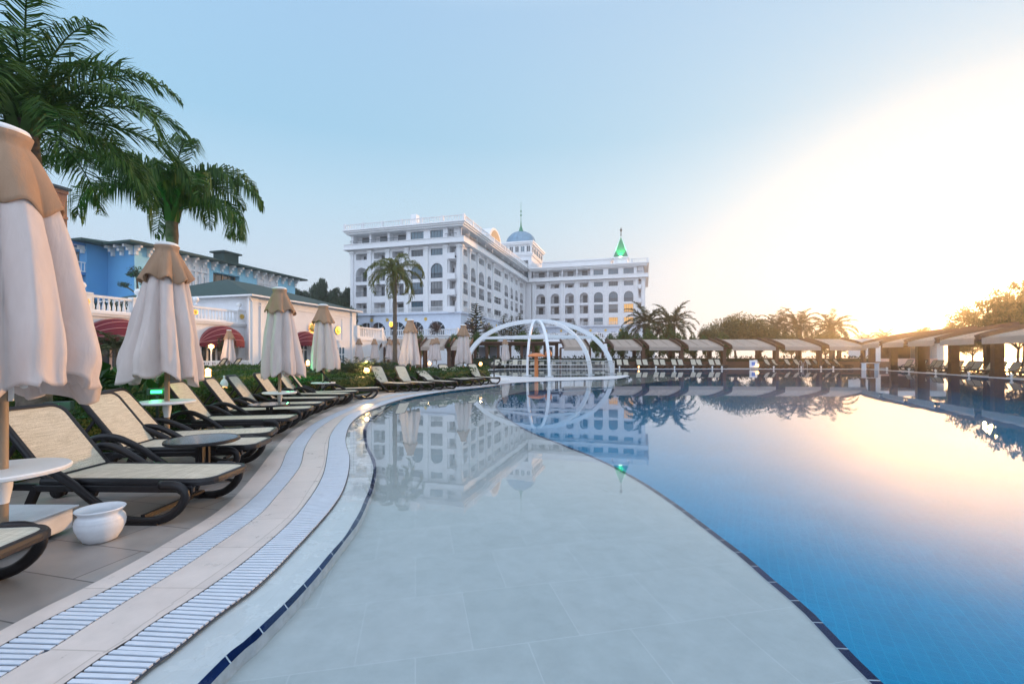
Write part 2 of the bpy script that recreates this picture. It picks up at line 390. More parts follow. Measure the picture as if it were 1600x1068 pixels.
BIG = 280
flat('ground', [[Vector((-BIG,-BIG,0)), Vector((BIG,-BIG,0)), Vector((BIG,BIG,0)), Vector((-BIG,BIG,0))], pool_outline], 0, M['deck'])
b = MB(); b.poly([(-8,-9,-.008),(42,-9,-.008),(42,52,-.008),(-8,52,-.008)]); b.build('pool_water', M['water'])['kind'] = 'structure'
b = MB(); b.poly([(-8,-9,-1.3),(42,-9,-1.3),(42,52,-1.3),(-8,52,-1.3)]); b.build('pool_floor', M['mosaic'])['kind'] = 'structure'
b = MB()
for P, zt in ((pool_outline, -.02),):
    for i in range(len(P)):
        p, q = P[i], P[(i+1) % len(P)]
        b.poly([(p.x,p.y,zt-.001),(q.x,q.y,zt-.001),(q.x,q.y,-1.3),(p.x,p.y,-1.3)])
b.build('pool_wall', M['mosaic'])['kind'] = 'structure'
# shallow shelf between the waterline and the deep edge
pl = [Vector((p.x, p.y, 0)) for p in Ec[5:]]
shelf = [Vector((p.x, p.y, 0)) for p in Gc] + [Vector((p.x, p.y, 0)) for p in Ec if p.y > Gc[-1].y + .05] + [Vector((p.x,p.y,0)) for p in spline([Ec[-1]] + pen_near, n=30)[1:]] + [Vector((p.x,p.y,0)) for p in pen_far[:-1]] + [Vector((2,50.2,0)), Vector((11.5,50.2,0))] + [Vector((p.x, p.y, 0)) for p in reversed(Dc)]
flat('shallow_pool_shelf', [shelf], Sz, M['shallow'])
b = MB()
for p, q in zip(Dc, Dc[1:]): b.poly([(p.x,p.y,Sz-.0),(q.x,q.y,Sz),(q.x,q.y,-1.3),(p.x,p.y,-1.3)])
b.build('shelf_wall', M['mosaic'])['kind'] = 'structure'
# trims
def offset(P, d):
    out = []
    for i, p in enumerate(P):
        t = (P[min(i+1, len(P)-1)] - P[max(i-1, 0)]).normalized(); out.append(p + Vector((t.y, -t.x, 0))*d)
    return out
ribbon('deep_edge_trim', offset(Dc, -.012), offset(Dc, .05), M['navy'], 300, Sz+.004, Sz+.004)
ribbon('submerged_kerb', spline(E_, n=300), Fc, M['beige_wet'], 300, -.004, Fz) if False else None
En = [p for p in offset(E_[:15], -.04)]
ribbon('submerged_kerb', spline(En, n=300), Fc, M['beige_wet'], 300, -.014, Fz)
ribbon('navy_edge_band', Fc, Gc, M['navy'], 300, Fz, Gz)
b = MB()
for p, q in zip(Gc, Gc[1:]): b.poly([(p.x,p.y,Gz),(q.x,q.y,Gz),(q.x,q.y,Sz),(p.x,p.y,Sz)])
b.build('navy_band_riser', M['navy'])['kind'] = 'structure'
ribbon('outer_kerb', A_, B_, M['beige'], 300, .012, .012)
ribbon('middle_kerb', C_, D_, M['beige'], 300, .012, .012)
for P, Q in ((B_, C_), (D_, E_)):
    ribbon('drain_channel', P, Q, M['channel'], 300, .003, .003)
def grate(P, Q, label):
    n = 9000; P, Q = match(P, Q, n); mb = MB(); L = 0; i = 0
    mid = [(p+q)/2 for p, q in zip(P, Q)]
    acc = 0; st = 0
    for i in range(n-1):
        step = (mid[i+1]-mid[i]).length; acc += step
        pitch = .04 if mid[i].y < 12 else .11
        if acc >= pitch:
            a, c = P[st], Q[st]; k = max(st+1, int(st + (i+1-st)*.66)); d, e = P[k], Q[k]
            w = c-a; a2 = a+w*.03; c2 = c-w*.03; w2 = e-d; d2 = d+w2*.03; e2 = e-w2*.03
            jz = random.uniform(-.001, .001)
            ids = [mb.vert((p.x,p.y,zz+jz)) for zz in (.004, .013) for p in (a2,c2,e2,d2)]
            for q in ((4,5,6,7),(0,1,5,4),(1,2,6,5),(2,3,7,6),(3,0,4,7)): mb.face([ids[x] for x in q])
            acc = 0; st = i+1
    o = mb.build('drain_grate', M['grate'])
    return tag(o, label, 'drain grate', 'slatted drain grates along the pool kerb')
random.seed(3)
grate(B_, C_, 'white slatted drain grate nearest the loungers, between two beige kerb strips')
grate(D_, E_, 'white slatted drain grate nearest the water, beside the wet kerb')
# light coping on the peninsula and along the far and right pool edges
M['coping'] = mat('pale_coping_stone', (.62, .63, .65), .45, noise_amt=.06, noise_scale=2)
pk = spline([E_[-4], E_[-3], E_[-2], E_[-1]] + pen_near, n=40)
flat('peninsula_paving', [pk + [Vector(p) for p in pen_far[:7]] + [Vector((-3.5, 30, 0)), Vector((-2.2, 25.5, 0))]], .006, M['coping'])
def coping(P, w=.35):
    P = [Vector(p) for p in P]; Q = offset(P, -w)
    b = MB()
    for i in range(len(P)-1): b.poly([(P[i].x,P[i].y,.02),(P[i+1].x,P[i+1].y,.02),(Q[i+1].x,Q[i+1].y,.02),(Q[i].x,Q[i].y,.02)]); b.poly([(P[i].x,P[i].y,.02),(P[i+1].x,P[i+1].y,.02),(P[i+1].x,P[i+1].y,-.05),(P[i].x,P[i].y,-.05)])
    return b
b = coping([pen_far[6], pen_far[7], pen_far[8], pen_far[9], pen_far[10]] + right_edge, .5)
b.build('pool_coping', M['coping'])['kind'] = 'structure'
# sea behind the right hand trees
M['sea'] = mat('sea', (.25, .45, .45), .25)
b = MB(); b.poly([(75,-270,.02),(275,-270,.02),(275,275,.02),(75,60,.02)]); b.build('sea', M['sea'])['kind'] = 'structure'
# ------------------------------------------------------------------ buildings
random.seed(11)
ANG = R(-16.0)
XD = Vector((math.cos(ANG), math.sin(ANG), 0)); UD = Vector((-math.sin(ANG), math.cos(ANG), 0))
def T(x=0, y=0, z=0, rz=0): return Matrix.Translation((x, y, z)) @ Matrix.Rotation(rz, 4, 'Z')
def arch_pts(x0, x1, zs, zt, n=12):
    cx, rx, rz = (x0+x1)/2, (x1-x0)/2, zt-zs
    return [(cx - rx*math.cos(math.pi*k/n), zs + rz*math.sin(math.pi*k/n)) for k in range(n+1)]
def cell(w, x0, x1, z0, z1, ox0, ox1, oz0, oz1, arch=0, d=.3, back_d=None):
    """wall cell with one opening; facade plane y=0, outside is -y. arch = height of the arched head"""
    zs = oz1 - arch
    P = lambda x, z: (x, 0, z)
    w.poly([P(x0,z0), P(ox0,z0), P(ox0,z1), P(x0,z1)]); w.poly([P(ox1,z0), P(x1,z0), P(x1,z1), P(ox1,z1)])
    if oz0 > z0: w.poly([P(ox0,z0), P(ox1,z0), P(ox1,oz0), P(ox0,oz0)])
    top = arch_pts(ox0, ox1, zs, oz1) if arch else [(ox0, oz1), (ox1, oz1)]
    if arch:
        for a, b_ in zip(top, top[1:]): w.poly([P(*a), P(*b_), P(b_[0], z1), P(a[0], z1)])
    elif z1 > oz1: w.poly([P(ox0,oz1), P(ox1,oz1), P(ox1,z1), P(ox0,z1)])
    D = back_d or d
    loop = [(ox0, oz0)] + top + [(ox1, oz0)]
    for a, b_ in zip(loop, loop[1:]): w.poly([(a[0],0,a[1]), (a[0],D,a[1]), (b_[0],D,b_[1]), (b_[0],0,b_[1])])
    w.poly([(ox0,0,oz0), (ox1,0,oz0), (ox1,D,oz0), (ox0,D,oz0)])
    if back_d: w.poly([(a[0], D, a[1]) for a in loop])
    return loop
def window(parent, T_, loop, d, mglass, mframe, nx=3, bars=(), deep=.05, fr=.07, name='window'):
    g = MB(); g.M = T_; g.poly([(x, d-.02, z) for x, z in loop])
    o = g.build(name, mglass, parent)
    f = MB(); f.M = T_
    x0, x1 = loop[0][0], loop[-1][0]; z0 = loop[0][1]; zt = max(z for _, z in loop); y0, y1 = d-.09, d-.03
    def top_at(x):
        for a, b_ in zip(loop[1:-1], loop[2:-1]):
            if a[0] <= x <= b_[0]: return a[1] + (b_[1]-a[1])*(x-a[0])/max(1e-6, b_[0]-a[0])
        return zt
    for k in range(nx+1):
        x = x0 + fr/2 + (x1-x0-fr)*k/nx
        f.box(x-fr/2, x+fr/2, y0, y1, z0, top_at(min(max(x, x0+.01), x1-.01)))
    for zb in (z0+fr/2,)+tuple(bars): f.box(x0, x1, y0+.01, y1+.01, zb-fr/2, zb+fr/2)
    f.build('frame', mframe, o)
    return o
def railing(parent, T_, x0, x1, z0, h, y=.05, m=None, n=None, solid=False, name='railing', t=.04):
    f = MB(); f.M = T_
    f.box(x0, x1, y-.04, y+.04, z0+h-.08, z0+h); f.box(x0, x1, y-.03, y+.03, z0+.05, z0+.11)
    n = n or max(4, int((x1-x0)/.22))
    for k in range(n+1):
        x = x0+.03+(x1-x0-.06)*k/n; f.box(x-t/2, x+t/2, y-.015, y+.015, z0+.1, z0+h-.07)
    return f.build(name, m or M['rail'], parent)
def balusters(parent, T_, x0, x1, z0, h, pitch=.35, post_every=4.2, y=0, name='balustrade'):
    f = MB(); f.M = T_
    f.box(x0, x1, y-.12, y+.12, z0+h-.14, z0+h); f.box(x0, x1, y-.12, y+.12, z0, z0+.16)
    n = max(1, round((x1-x0)/post_every))
    for k in range(n+1):
        x = x0+(x1-x0)*k/n; f.box(x-.2, x+.2, y-.16, y+.16, z0+.001, z0+h+.12)
    m = int((x1-x0)/pitch)
    for k in range(m):
        x = x0+(k+.5)*(x1-x0)/m; f.box(x-.06, x+.06, y-.05, y+.05, z0+.15, z0+h-.12)
    return f.build(name, M['trim'], parent)

def pilaster_at(root, T_, x, z0, z1, wd=.7):
    b = MB(); b.M = T_; pilaster(b, x, z0, z1, wd); b.build('pilaster', M['trim'], root)
def pilaster(w, x, z0, z1, wd=.7, dp=.28):
    w.box(x-wd/2, x+wd/2, -dp, .02, z0, z1)
    w.box(x-wd/2-.12, x+wd/2+.12, -dp-.12, .01, z0, z0+.7)
    w.box(x-wd/2-.08, x+wd/2+.08, -dp-.08, .012, z1-.9, z1-.7)
    w.box(x-wd/2-.18, x+wd/2+.18, -dp-.18, .012, z1-.55, z1-.05)

# the five storeys share these heights
Z_POD, Z2, Z3, Z4, Z_SLAB0, Z_SLAB1, Z_ROOF0, Z_ROOF, Z_PAR = 9.6, 12.75, 15.7, 19.4, 22.1, 23.2, 25.3, 26.0, 27.1
lit_set = set()
def hotel_facade(root, T_, wall, trim, pil, kinds, key, lit=()):
    """pil = pilaster positions; kinds per bay: b balcony, w window, n narrow windows, o open corner"""
    wall.M = T_; trim.M = T_
    for k, (x0, x1) in enumerate(zip(pil, pil[1:])):
        kd = kinds[k]; W = x1-x0; m = .12*W + .3; a, c = x0+m, x1-m
        bal = kd in 'bo'
        spec = [(Z_POD, Z2, Z_POD+.25, Z2-.95, 0), (Z2, Z3, Z2+.3, Z3-.35, 0), (Z3, Z4, Z3+.3, Z4-.6, min(1.25, (c-a)/2)), (Z4, Z_SLAB0, Z4+.9, Z_SLAB0-.55, 0)]
        for fl, (z0, z1, o0, o1, ar) in enumerate(spec):
            if kd == 'n': ar = 0; o0 = z0+.7; o1 = z1-.8
            if kd == 'o': ar = 0; o0 = z0+.1; o1 = z1-.3
            lp = cell(wall, x0, x1, z0, z1, a, c, o0, o1, ar, .3, 1.7 if bal else None)
            if bal:
                dw = MB(); dw.M = T_; cx = (a+c)/2+random.uniform(-.3, .3); hw = (c-a)*.24
                top = min(o1-.25, o0+2.2)
                if ar: top = min(top, o1-ar*.5)
                if top - o0 > .7: dw.box(cx-hw, cx+hw, 1.62, 1.68, o0+.02, top); dw.build('door', random.choice([M['door'], M['glass'], M['curtain'] if random.random() < .2 else M['door']]), root)
                if kd == 'o': wall.box(a-.05, c+.05, -.9, .0, z0-.15, z0+.1); wall.box(a-.05, c+.05, -.9, -.8, z0+.1, z0+.95)
                elif fl == 0: pass
                elif fl < 3: railing(root, T_, a, c, o0, .95)
            else:
                l_ = (k, fl) in lit
                window(root, T_, lp, .3, M['lit'] if l_ else (M['glass_blue'] if kd == 'w' and random.random() < .7 else random.choice([M['glass'], M['glass_curtain']])), M['rail'] if kd == 'w' else M['trim'], nx=4 if kd == 'w' else 3, bars=(o0+.95,) if fl in (1, 2) else ())
                if fl in (1, 2) and kd == 'w': railing(root, T_, a, c, o0, .95, y=.1)
            if fl == 0: railing(root, T_, x0+.35, x1-.35, Z_POD+.02, 1.0, y=-.35, m=M['trim'], t=.07)
        # top storey behind the gallery slab
        o0, o1 = Z_SLAB1+.05, Z_ROOF0-.05
        if bal or kd == 'n':
            cell(wall, x0, x1, Z_SLAB0, Z_ROOF0, x0+.2, x1-.2, Z_SLAB1+.02, o1, 0, .3, 1.6)
            dw = MB(); dw.M = T_; cx = (a+c)/2; dw.box(cx-W*.2, cx+W*.2, 1.52, 1.58, o0, o0+1.8); dw.build('door', M['door'], root)
            railing(root, T_, x0+.1, x1-.1, Z_SLAB1, .75, y=-.9)
        else:
            lp = cell(wall, x0, x1, Z_SLAB0, Z_ROOF0, a-.1, c+.1, Z_SLAB1+.15, o1-.25, 0, .3)
            window(root, T_, lp, .3, M['glass_blue'], M['rail'], nx=4)
    for x in pil: pilaster_at(root, T_, x, Z_POD, Z_SLAB0, .62 if (pil[1]-pil[0]) > 3.5 else .5)
def slabs(b, x0, x1, y0, y1):
    """gallery slab, roof cornice and podium band round a block"""
    def ring(o, z0, z1): b.box(x0-o, x1+o, y0-o, y1+o, z0, z1)
    ring(1.0, Z_SLAB0+.25, Z_SLAB1-.02); ring(1.15, Z_SLAB0+.1, Z_SLAB0+.24); ring(1.1, Z_SLAB1-.019, Z_SLAB1+.08)
    ring(.7, Z_ROOF0, Z_ROOF0+.3); ring(1.0, Z_ROOF0+.301, Z_ROOF-.1); ring(1.25, Z_ROOF-.099, Z_ROOF+.05)
def podium_facade(root, T_, wall, xs, x0, x1, r=1.75, zt=9.05, z0=0.0):
    wall.M = T_
    edges = [x0] + [(a+b_)/2 for a, b_ in zip(xs, xs[1:])] + [x1]
    for k, x in enumerate(xs):
        lp = cell(wall, edges[k], edges[k+1], z0, Z_POD-.02, x-r, x+r, 5.0, 7.9, 1.6, .45)
        wd = window(root, T_, lp, .45, M['glass'], M['trim'], nx=2, bars=(6.3,), fr=.12)
        rays = MB(); rays.M = T_
        for a in (45, 135, 90):
            c_, s_ = math.cos(R(a)), math.sin(R(a))
            rays.bar((x+c_*.7, .38, 6.3+s_*.6), (x+c_*r*.97, .38, 6.3+s_*1.55), .09)
        rays.tube([(x+.7*math.cos(R(a)), .38, 6.3+.6*math.sin(R(a))) for a in range(0, 181, 15)], .05, 4)
        rays.build('fan_bars', M['trim'], wd)
        if k < len(xs)-1:
            md = MB(); md.M = T_ @ T(edges[k+1], -.03, 8.35) @ Matrix.Rotation(R(90), 4, 'X')
            md.lathe([(0, .1), (.12, .09), (.15, .05), (.3, .06), (.34, 0)], 16); md.build('roundel', M['gold'], root)

# ---- front block
CORNER = Vector((-9.45, 84.0, 0))
tl = along(CORNER, -XD, 549); LF = tl
ORG = CORNER - XD*LF
hotel = empty('hotel_building', ORG, ANG, 'white six storey hotel block with arched balconies, left of the domed tower', 'hotel')
def tx(px): return along(ORG, XD, px)
def ty(px): return along(CORNER, UD, px)
LS = ty(819)
wall, trim, sl_ = MB(), MB(), MB()
pil_f = [0.25, tx(578.6), tx(607), tx(636.5), tx(667), tx(697.5), LF-.3]
hotel_facade(hotel, T(), wall, trim, pil_f, 'bbbwwo', 'f')
TS = T(LF, 0, 0, R(90))
pil_s = [.3] + [ty(p) for p in (733, 745.5, 759, 769.8, 786, 795.6, 803, 810.5)] + [LS-.2]
hotel_facade(hotel, TS, wall, trim, pil_s, 'bbbbnbbbb', 's')
wall.M = Matrix.Identity(4)
# plain left and rear walls
wall.poly([(0,LS,0),(0,0,0),(0,0,Z_ROOF),(0,LS,Z_ROOF)]); wall.poly([(LF,LS,0),(0,LS,0),(0,LS,Z_ROOF),(LF,LS,Z_ROOF)])
wall.box(.02, .3, .02, .3, Z_POD, Z_ROOF0); 
for z in (11.2, 15.4, 18.9): wall.box(-1.1, 0, 1.2, 3.4, z, z+1.2); 
wall.build('wall', M['white'], hotel)
slabs(sl_, 0, LF, 0, LS); sl_.build('cornice', M['trim'], hotel)
rf = MB(); rf.box(.3, LF-.3, .3, LS-.3, Z_ROOF-.2, Z_ROOF+.1)
rf.box(LF*.42, LF*.42+1.3, 6, 7.3, Z_ROOF, Z_ROOF+4.4)
rf.build('flat_roof', M['trim'], hotel)
balusters(hotel, T(), -.9, LF+.9, Z_ROOF+.04, 1.15, .5, 4.2, y=-.9, name='roof_balustrade')
balusters(hotel, T(LF, 0, 0, R(90)), -.5, LS-.5, Z_ROOF+.04, 1.15, .5, 4.4, y=-.9, name='roof_balustrade')
# gable with arched roof light half way along the roof
gb = MB(); gx = LF-.2; t0 = ty(766); t1 = ty(785)
gp = arch_pts(t0, t1, Z_ROOF+1.0, Z_ROOF+4.6, 14)
for a, c in zip(gp, gp[1:]):
    gb.poly([(gx, a[0], a[1]), (gx, c[0], c[1]), (gx-7, c[0], c[1]), (gx-7, a[0], a[1])])
gb.poly([(gx, a, z) for a, z in [(t0, Z_ROOF)] + gp + [(t1, Z_ROOF)]])
gb.build('arched_gable', M['trim'], hotel)
gi = MB(); gi.poly([(gx+.03, (t0+t1)/2 + (a-(t0+t1)/2)*.8, Z_ROOF+.6+(z-Z_ROOF-.6)*.88) for a, z in [(t0, Z_ROOF+.6)] + gp + [(t1, Z_ROOF+.6)]]); gi.build('gable_window', M['pole'], hotel)
pw = MB()
ax = [tx(p) for p in (572, 590, 621, 649, 682)]
podium_facade(hotel, T(0, -.05), pw, ax, -.6, LF+.02)
podium_facade(hotel, T(LF+.02, -.05, 0, R(90)), pw, [3+5.2*k for k in range(8)], 0, LS)
pw.M = Matrix.Identity(4); pw.box(-.7, LF+.4, -.5, LS, Z_POD-.3, Z_POD-.02+.01)
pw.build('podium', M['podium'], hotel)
# ---- tower with the dome
TP = CORNER + UD*(LS+.3)
TO = CORNER + UD*(LS+1.0) - XD*0
Ttx0 = along(TO, XD, 785); Ttx1 = along(TO, XD, 830.5)
tower = empty('domed_tower', TO + XD*Ttx0, ANG, 'square white tower crowned by a ribbed blue green dome', 'tower')
W_ = Ttx1 - Ttx0; Yt = (TO + XD*Ttx0).y; ztop = ZA(379.5, Yt); D_t = along(TO + XD*Ttx1, UD, 848)
tw = MB(); zc = ZA(398, Yt)
tw.box(0, W_, 0, D_t, 0, zc-.4)
tw.box(.25, W_-.25, .25, D_t-.25, zc-.4, ztop-.6)
tw.build('wall', M['white'], tower)
tc_ = MB()
for z, o, h in ((zc-.7, .35, .35), (zc-.34, .55, .3), (ztop-.8, .4, .4), (ztop-.39, .7, .39)): tc_.box(-o, W_+o, -o, D_t+o, z, z+h)
for k in range(6): x = .1+(W_-.2)*k/5; tc_.box(x-.22, x+.22, .02, .4, zc-.05, ztop-.8)
for k in range(6): y = .1+(D_t-.2)*k/5; tc_.box(W_-.4, W_-.02, y-.22, y+.22, zc-.05, ztop-.8)
tc_.build('cornice', M['trim'], tower)
for k in range(5):
    x0 = .1+(W_-.2)*k/5+.3; x1 = .1+(W_-.2)*(k+1)/5-.3
    window(tower, T(0, .25-.03), [(x0, zc+.5), (x0, ztop-1.3), (x1, ztop-1.3), (x1, zc+.5)], .02, M['glass_blue'] if k == 3 else M['glass'], M['trim'], nx=2)
for k in range(5):
    x0 = .1+(D_t-.2)*k/5+.3; x1 = .1+(D_t-.2)*(k+1)/5-.3
    window(tower, T(W_, 0, 0, R(90)) @ T(0, .25-.03), [(x0, zc+.5), (x0, ztop-1.3), (x1, ztop-1.3), (x1, zc+.5)], .02, M['glass'], M['trim'], nx=2)
for z0, z1, m in ((zc-7.4, zc-5.2, 'glass_blue'), (zc-5.1, zc-3.6, 'glass'), (zc-3.5, zc-2, 'glass')):
    window(tower, T(0, -.02), [(W_-2.9, z0), (W_-2.9, z1), (W_-.9, z1), (W_-.9, z0)], .02, M[m], M['trim'], nx=2)
rd = W_/2*1.0; cx, cy = W_/2, rd+.3; dz = ztop
hd = 3.8
dm = MB(); dm.smooth = True
dm.lathe([(rd*1.0, 0), (rd*1.0, .3)] + [(rd*1.0*math.cos(R(a)), .3+hd*math.sin(R(a))) for a in range(0, 90, 8)] + [(.05, .3+hd)], 48, (cx, cy, dz)); dome = dm.build('dome', M['copper'], tower)
rb = MB()
for k in range(16):
    a = 2*math.pi*k/16
    rb.tube([(cx+(rd+.03)*math.cos(R(t))*math.cos(a), cy+(rd+.03)*math.cos(R(t))*math.sin(a), dz+.3+(hd+.03)*math.sin(R(t))) for t in range(0, 86, 8)], .07, 4)
rb.build('rib', M['copper'], dome)
sp = MB(); sp.lathe([(1.0, -.3), (.6, .5), (.22, 1.8), (.09, 3.4), (.07, 4.6), (.35, 4.9), (.08, 5.2), (.07, 5.8), (.3, 6.1), (.06, 6.4), (.03, 9)], 10, (cx, cy, dz+.3+hd)); sp.build('finial', M['spire'], tower)
# ---- right wing
W1 = Vector((XA(1006.5, 121), 121, 0)); lw = along(W1, -XD, 832.5); WO = W1 - XD*lw
wing = empty('hotel_wing', WO, ANG, 'white hotel wing right of the domed tower, with a green pointed turret', 'hotel')
def wx(px): return along(WO, XD, px)
wall, trim, sl_ = MB(), MB(), MB()
pil_w = [.2] + [wx(p) for p in (856, 878.5, 901.5, 923.5, 946.5, 970, 994.5)] + [lw-.3]
hotel_facade(wing, T(), wall, trim, pil_w, 'bbbbwwwo', 'w', lit={(6, 1), (5, 0), (6, 0)})
TR = T(lw, 0, 0, R(90))
hotel_facade(wing, TR, wall, trim, [.3, 4.5, 8.7, 12.9, 17], 'bbbb', 'r')
wall.M = Matrix.Identity(4)
wall.poly([(0,17,0),(0,0,0),(0,0,Z_ROOF),(0,17,Z_ROOF)]); wall.poly([(lw,17,0),(0,17,0),(0,17,Z_ROOF),(lw,17,Z_ROOF)])
wall.build('wall', M['white'], wing)
slabs(sl_, 0, lw, 0, 17); sl_.build('cornice', M['trim'], wing)
rf = MB(); rf.box(.3, lw-.3, .3, 16.7, Z_ROOF-.2, Z_ROOF+.1); rf.box(2, lw-9, 5, 12, Z_ROOF, Z_ROOF+2.6); rf.box(1.6, lw-8.6, 4.6, 12.4, Z_ROOF+2.61, Z_ROOF+2.9); rf.build('flat_roof', M['trim'], wing)
balusters(wing, T(), -.9, lw+.9, Z_ROOF+.04, 1.15, .5, 4.2, y=-.9, name='roof_balustrade')
balusters(wing, TR, -.9, 17, Z_ROOF+.04, 1.15, .5, 4.2, y=-.9, name='roof_balustrade')
tx0, tx1 = wx(955.5), wx(982.5); tc0 = (tx0+tx1)/2; hw = (tx1-tx0)/2; tyy = 3.0+hw
zb = ZA(402.5, 127); zt = ZA(367, 127)
tb = MB(); tb.box(tc0-hw+.4, tc0+hw-.4, tyy-hw+.4, tyy+hw-.4, Z_ROOF, zb-.3); tb.box(tc0-hw, tc0+hw, tyy-hw, tyy+hw, zb-.3, zb); tb.build('turret_base', M['trim'], wing)
tp = MB(); q = [(tc0-hw+.15, tyy-hw+.15, zb), (tc0+hw-.15, tyy-hw+.15, zb), (tc0+hw-.15, tyy+hw-.15, zb), (tc0-hw+.15, tyy+hw-.15, zb)]
for k in range(4): tp.poly([q[k], q[(k+1) % 4], (tc0, tyy, zt)])
ts = tp.build('turret_roof', M['spire'], wing)
te = MB()
for k in range(4): te.bar(q[k], (tc0, tyy, zt+.1), .22)
te.build('roof_edge', M['trim'], ts)
tf = MB(); tf.lathe([(.25, 0), (.12, .6), (.1, 1.2), (.3, 1.6), (.35, 1.9), (.1, 2.2), (.04, 2.6)], 8, (tc0, tyy, zt-.2)); tf.build('finial', M['slate_trim'], wing)
lt = bpy.data.lights.new('turret_lamp_light', 'SPOT'); lt.energy = 1600; lt.color = (.25, 1, .45); lt.spot_size = R(75); lt.spot_blend = .6; lt.shadow_soft_size = .1
lo = bpy.data.objects.new('turret_lamp_light', lt); C.objects.link(lo); lo.parent = wing; lo.location = (tc0, tyy-hw-.9, zb+.2)
lo.rotation_euler = Vector((0, -(hw+.0), -(zt-zb)*.35)).to_track_quat('Z', 'Y').to_euler()
lm = MB(); lm.cbox((tc0, tyy-hw-.35, zb-.1), (.8, .25, .2)); lm.build('turret_lamp', mat('lamp_green_white', (.8, 1, .8), .3, emit=(.6, 1, .7), estr=6), wing)
pw = MB(); podium_facade(wing, T(0, -.05), pw, [wx(p) for p in (842, 865, 889, 911, 934.5, 958, 981)], 0, lw+.02)
pw.M = Matrix.Identity(4); pw.box(-.1, lw+.4, -.5, 17, Z_POD-.3, Z_POD-.01); pw.poly([(lw+.02,0,0),(lw+.02,17,0),(lw+.02,17,Z_POD),(lw+.02,0,Z_POD)])
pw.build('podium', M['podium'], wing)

# ---- raised terrace in front of the hotel, with its retaining wall and balustrade
TOZ = 4.7
T0 = CORNER - UD*9
te_l = along(T0, -XD, 556); te_r = 60
terr = empty('hotel_terrace', T0 - XD*te_l, ANG, 'white retaining terrace with a balustrade in front of the hotel podium', 'terrace')
tb = MB(); tb.box(0, te_l+3, 0, 9.2, .0, TOZ); tb.box(te_l+3, te_l+3+31.5, 20, 50, 0, TOZ); tb.box(-.1, te_l+3.1, -.15, .2, TOZ-.45, TOZ-.2); tb.box(-.1, te_l+3.1, -.2, .3, TOZ+.001, TOZ+.1)
tb.box(te_l+3, te_l+33, 10, 20, 0, 2.6)
tb.build('retaining_wall', M['white'], terr)
balusters(terr, T(), 0, te_l+3, TOZ+.1, 1.1, .34, 5.2, y=.1)
balusters(terr, T(te_l+3, 0, 0, R(90)), 0, 20, TOZ+.1, 1.1, .34, 5.2, y=-.1)
balusters(terr, T(), te_l+3, te_l+34, TOZ+.1, 1.1, .34, 5.2, y=20.1)
# ------------------------------------------------------------------ restaurant, arcade wall, blue hotel
random.seed(5)
def awning(name_parent, T_, x, z0, r, zt, proj, label):
    """domed burgundy canvas hood: quarter dome on a half-round arch"""
    mb = MB(); mb.M = T_; mb.smooth = True
    n, m = 20, 8; grid = []
    for j in range(m+1):
        b_ = R(90)*j/m
        row = []
        for i in range(n+1):
            a = math.pi*i/n
            # meridians share the two lower corners
            rr = math.sin(a)
            row.append(mb.vert((x - r*math.cos(a), -proj*rr*math.cos(b_) if j < m else 0.0, z0 + (zt-z0)*rr*math.sin(b_))))
        grid.append(row)
    for j in range(m):
        for i in range(n): mb.face((grid[j][i], grid[j][i+1], grid[j+1][i+1], grid[j+1][i]))
    o = mb.build('awning_canopy', M['red'], name_parent)
    v = MB(); v.M = T_
    pts = [(x - r*math.cos(math.pi*i/40), -proj*math.sin(math.pi*i/40)) for i in range(41)]
    for i, (a, c) in enumerate(zip(pts, pts[1:])):
        dz = .28 if i % 2 else .2
        v.poly([(a[0], a[1], z0+.02), (c[0], c[1], z0+.02), (c[0], c[1], z0-dz), (a[0], a[1], z0-dz)])
    v.build('valance', M['red'], name_parent)
    p = MB(); p.M = T_
    for j in (1, 3, 5, 7):
        b_ = R(90)*j/8
        p.tube([(x - r*math.cos(math.pi*i/n), -proj*math.sin(math.pi*i/n)*math.cos(b_)-.02, z0+.02+(zt-z0)*math.sin(math.pi*i/n)*math.sin(b_)) for i in range(n+1)], .018, 4)
    p.build('piping', M['piping'], name_parent)
M['piping'] = mat('pink_piping', (.55, .25, .25), .7)
M['peach'] = mat('peach_panel', (.75, .5, .4), .7)
RO = Vector((XA(125, 24.7), 24.7, 0))            # arcade wall runs from here along UD
RW_ROT = ANG + R(90)
def ru(px): return along(RO, UD, px)
RL = ru(385)
arc = empty('arcade_wall', RO - UD*14, RW_ROT, 'white terrace arcade with red awnings and a balustrade along its top, left of the green roofed hall', 'arcade')
o0 = 14
HW = 3.95
w = MB()
ops = [(o0+ru(181), 1.55), (o0+ru(345), 1.5)]
edges = [0, o0+(ru(181)+ru(345))/2 - 0, o0+RL]
w.M = T()
for k, (x, r) in enumerate(ops):
    lp = cell(w, edges[k], edges[k+1], 0, HW, x-r, x+r, .05, 3.4, r*.8, .5)
    wd = window(arc, T(), [(x-r, .7), (x-r, 2.35), (x+r, 2.35), (x+r, .7)], .48, M['glass'], M['peach'] if k == 0 else M['trim'], nx=4, fr=.12)
    pn = MB(); pn.box(x-r, x+r, .38, .46, .06, .72); pn.build('parapet_panel', M['peach'], arc)
    up = MB(); up.box(x-r, x+r, .44, .5, 2.36, 3.5); up.build('transom_panel', M['dark'], arc)
    awning(arc, T(), x, 2.35, r+.15, 3.62, 1.3, '')
w.poly([(0,6,0),(0,0,0),(0,0,HW),(0,6,HW)]); w.box(0, o0+RL, .02, 9, HW-.02, HW)
w.box(-.02, o0+RL, -.14, .03, HW-.25, HW-.12); w.box(-.02, o0+RL, -.2, .04, HW-.119, HW)
w.build('wall', M['white'], arc)
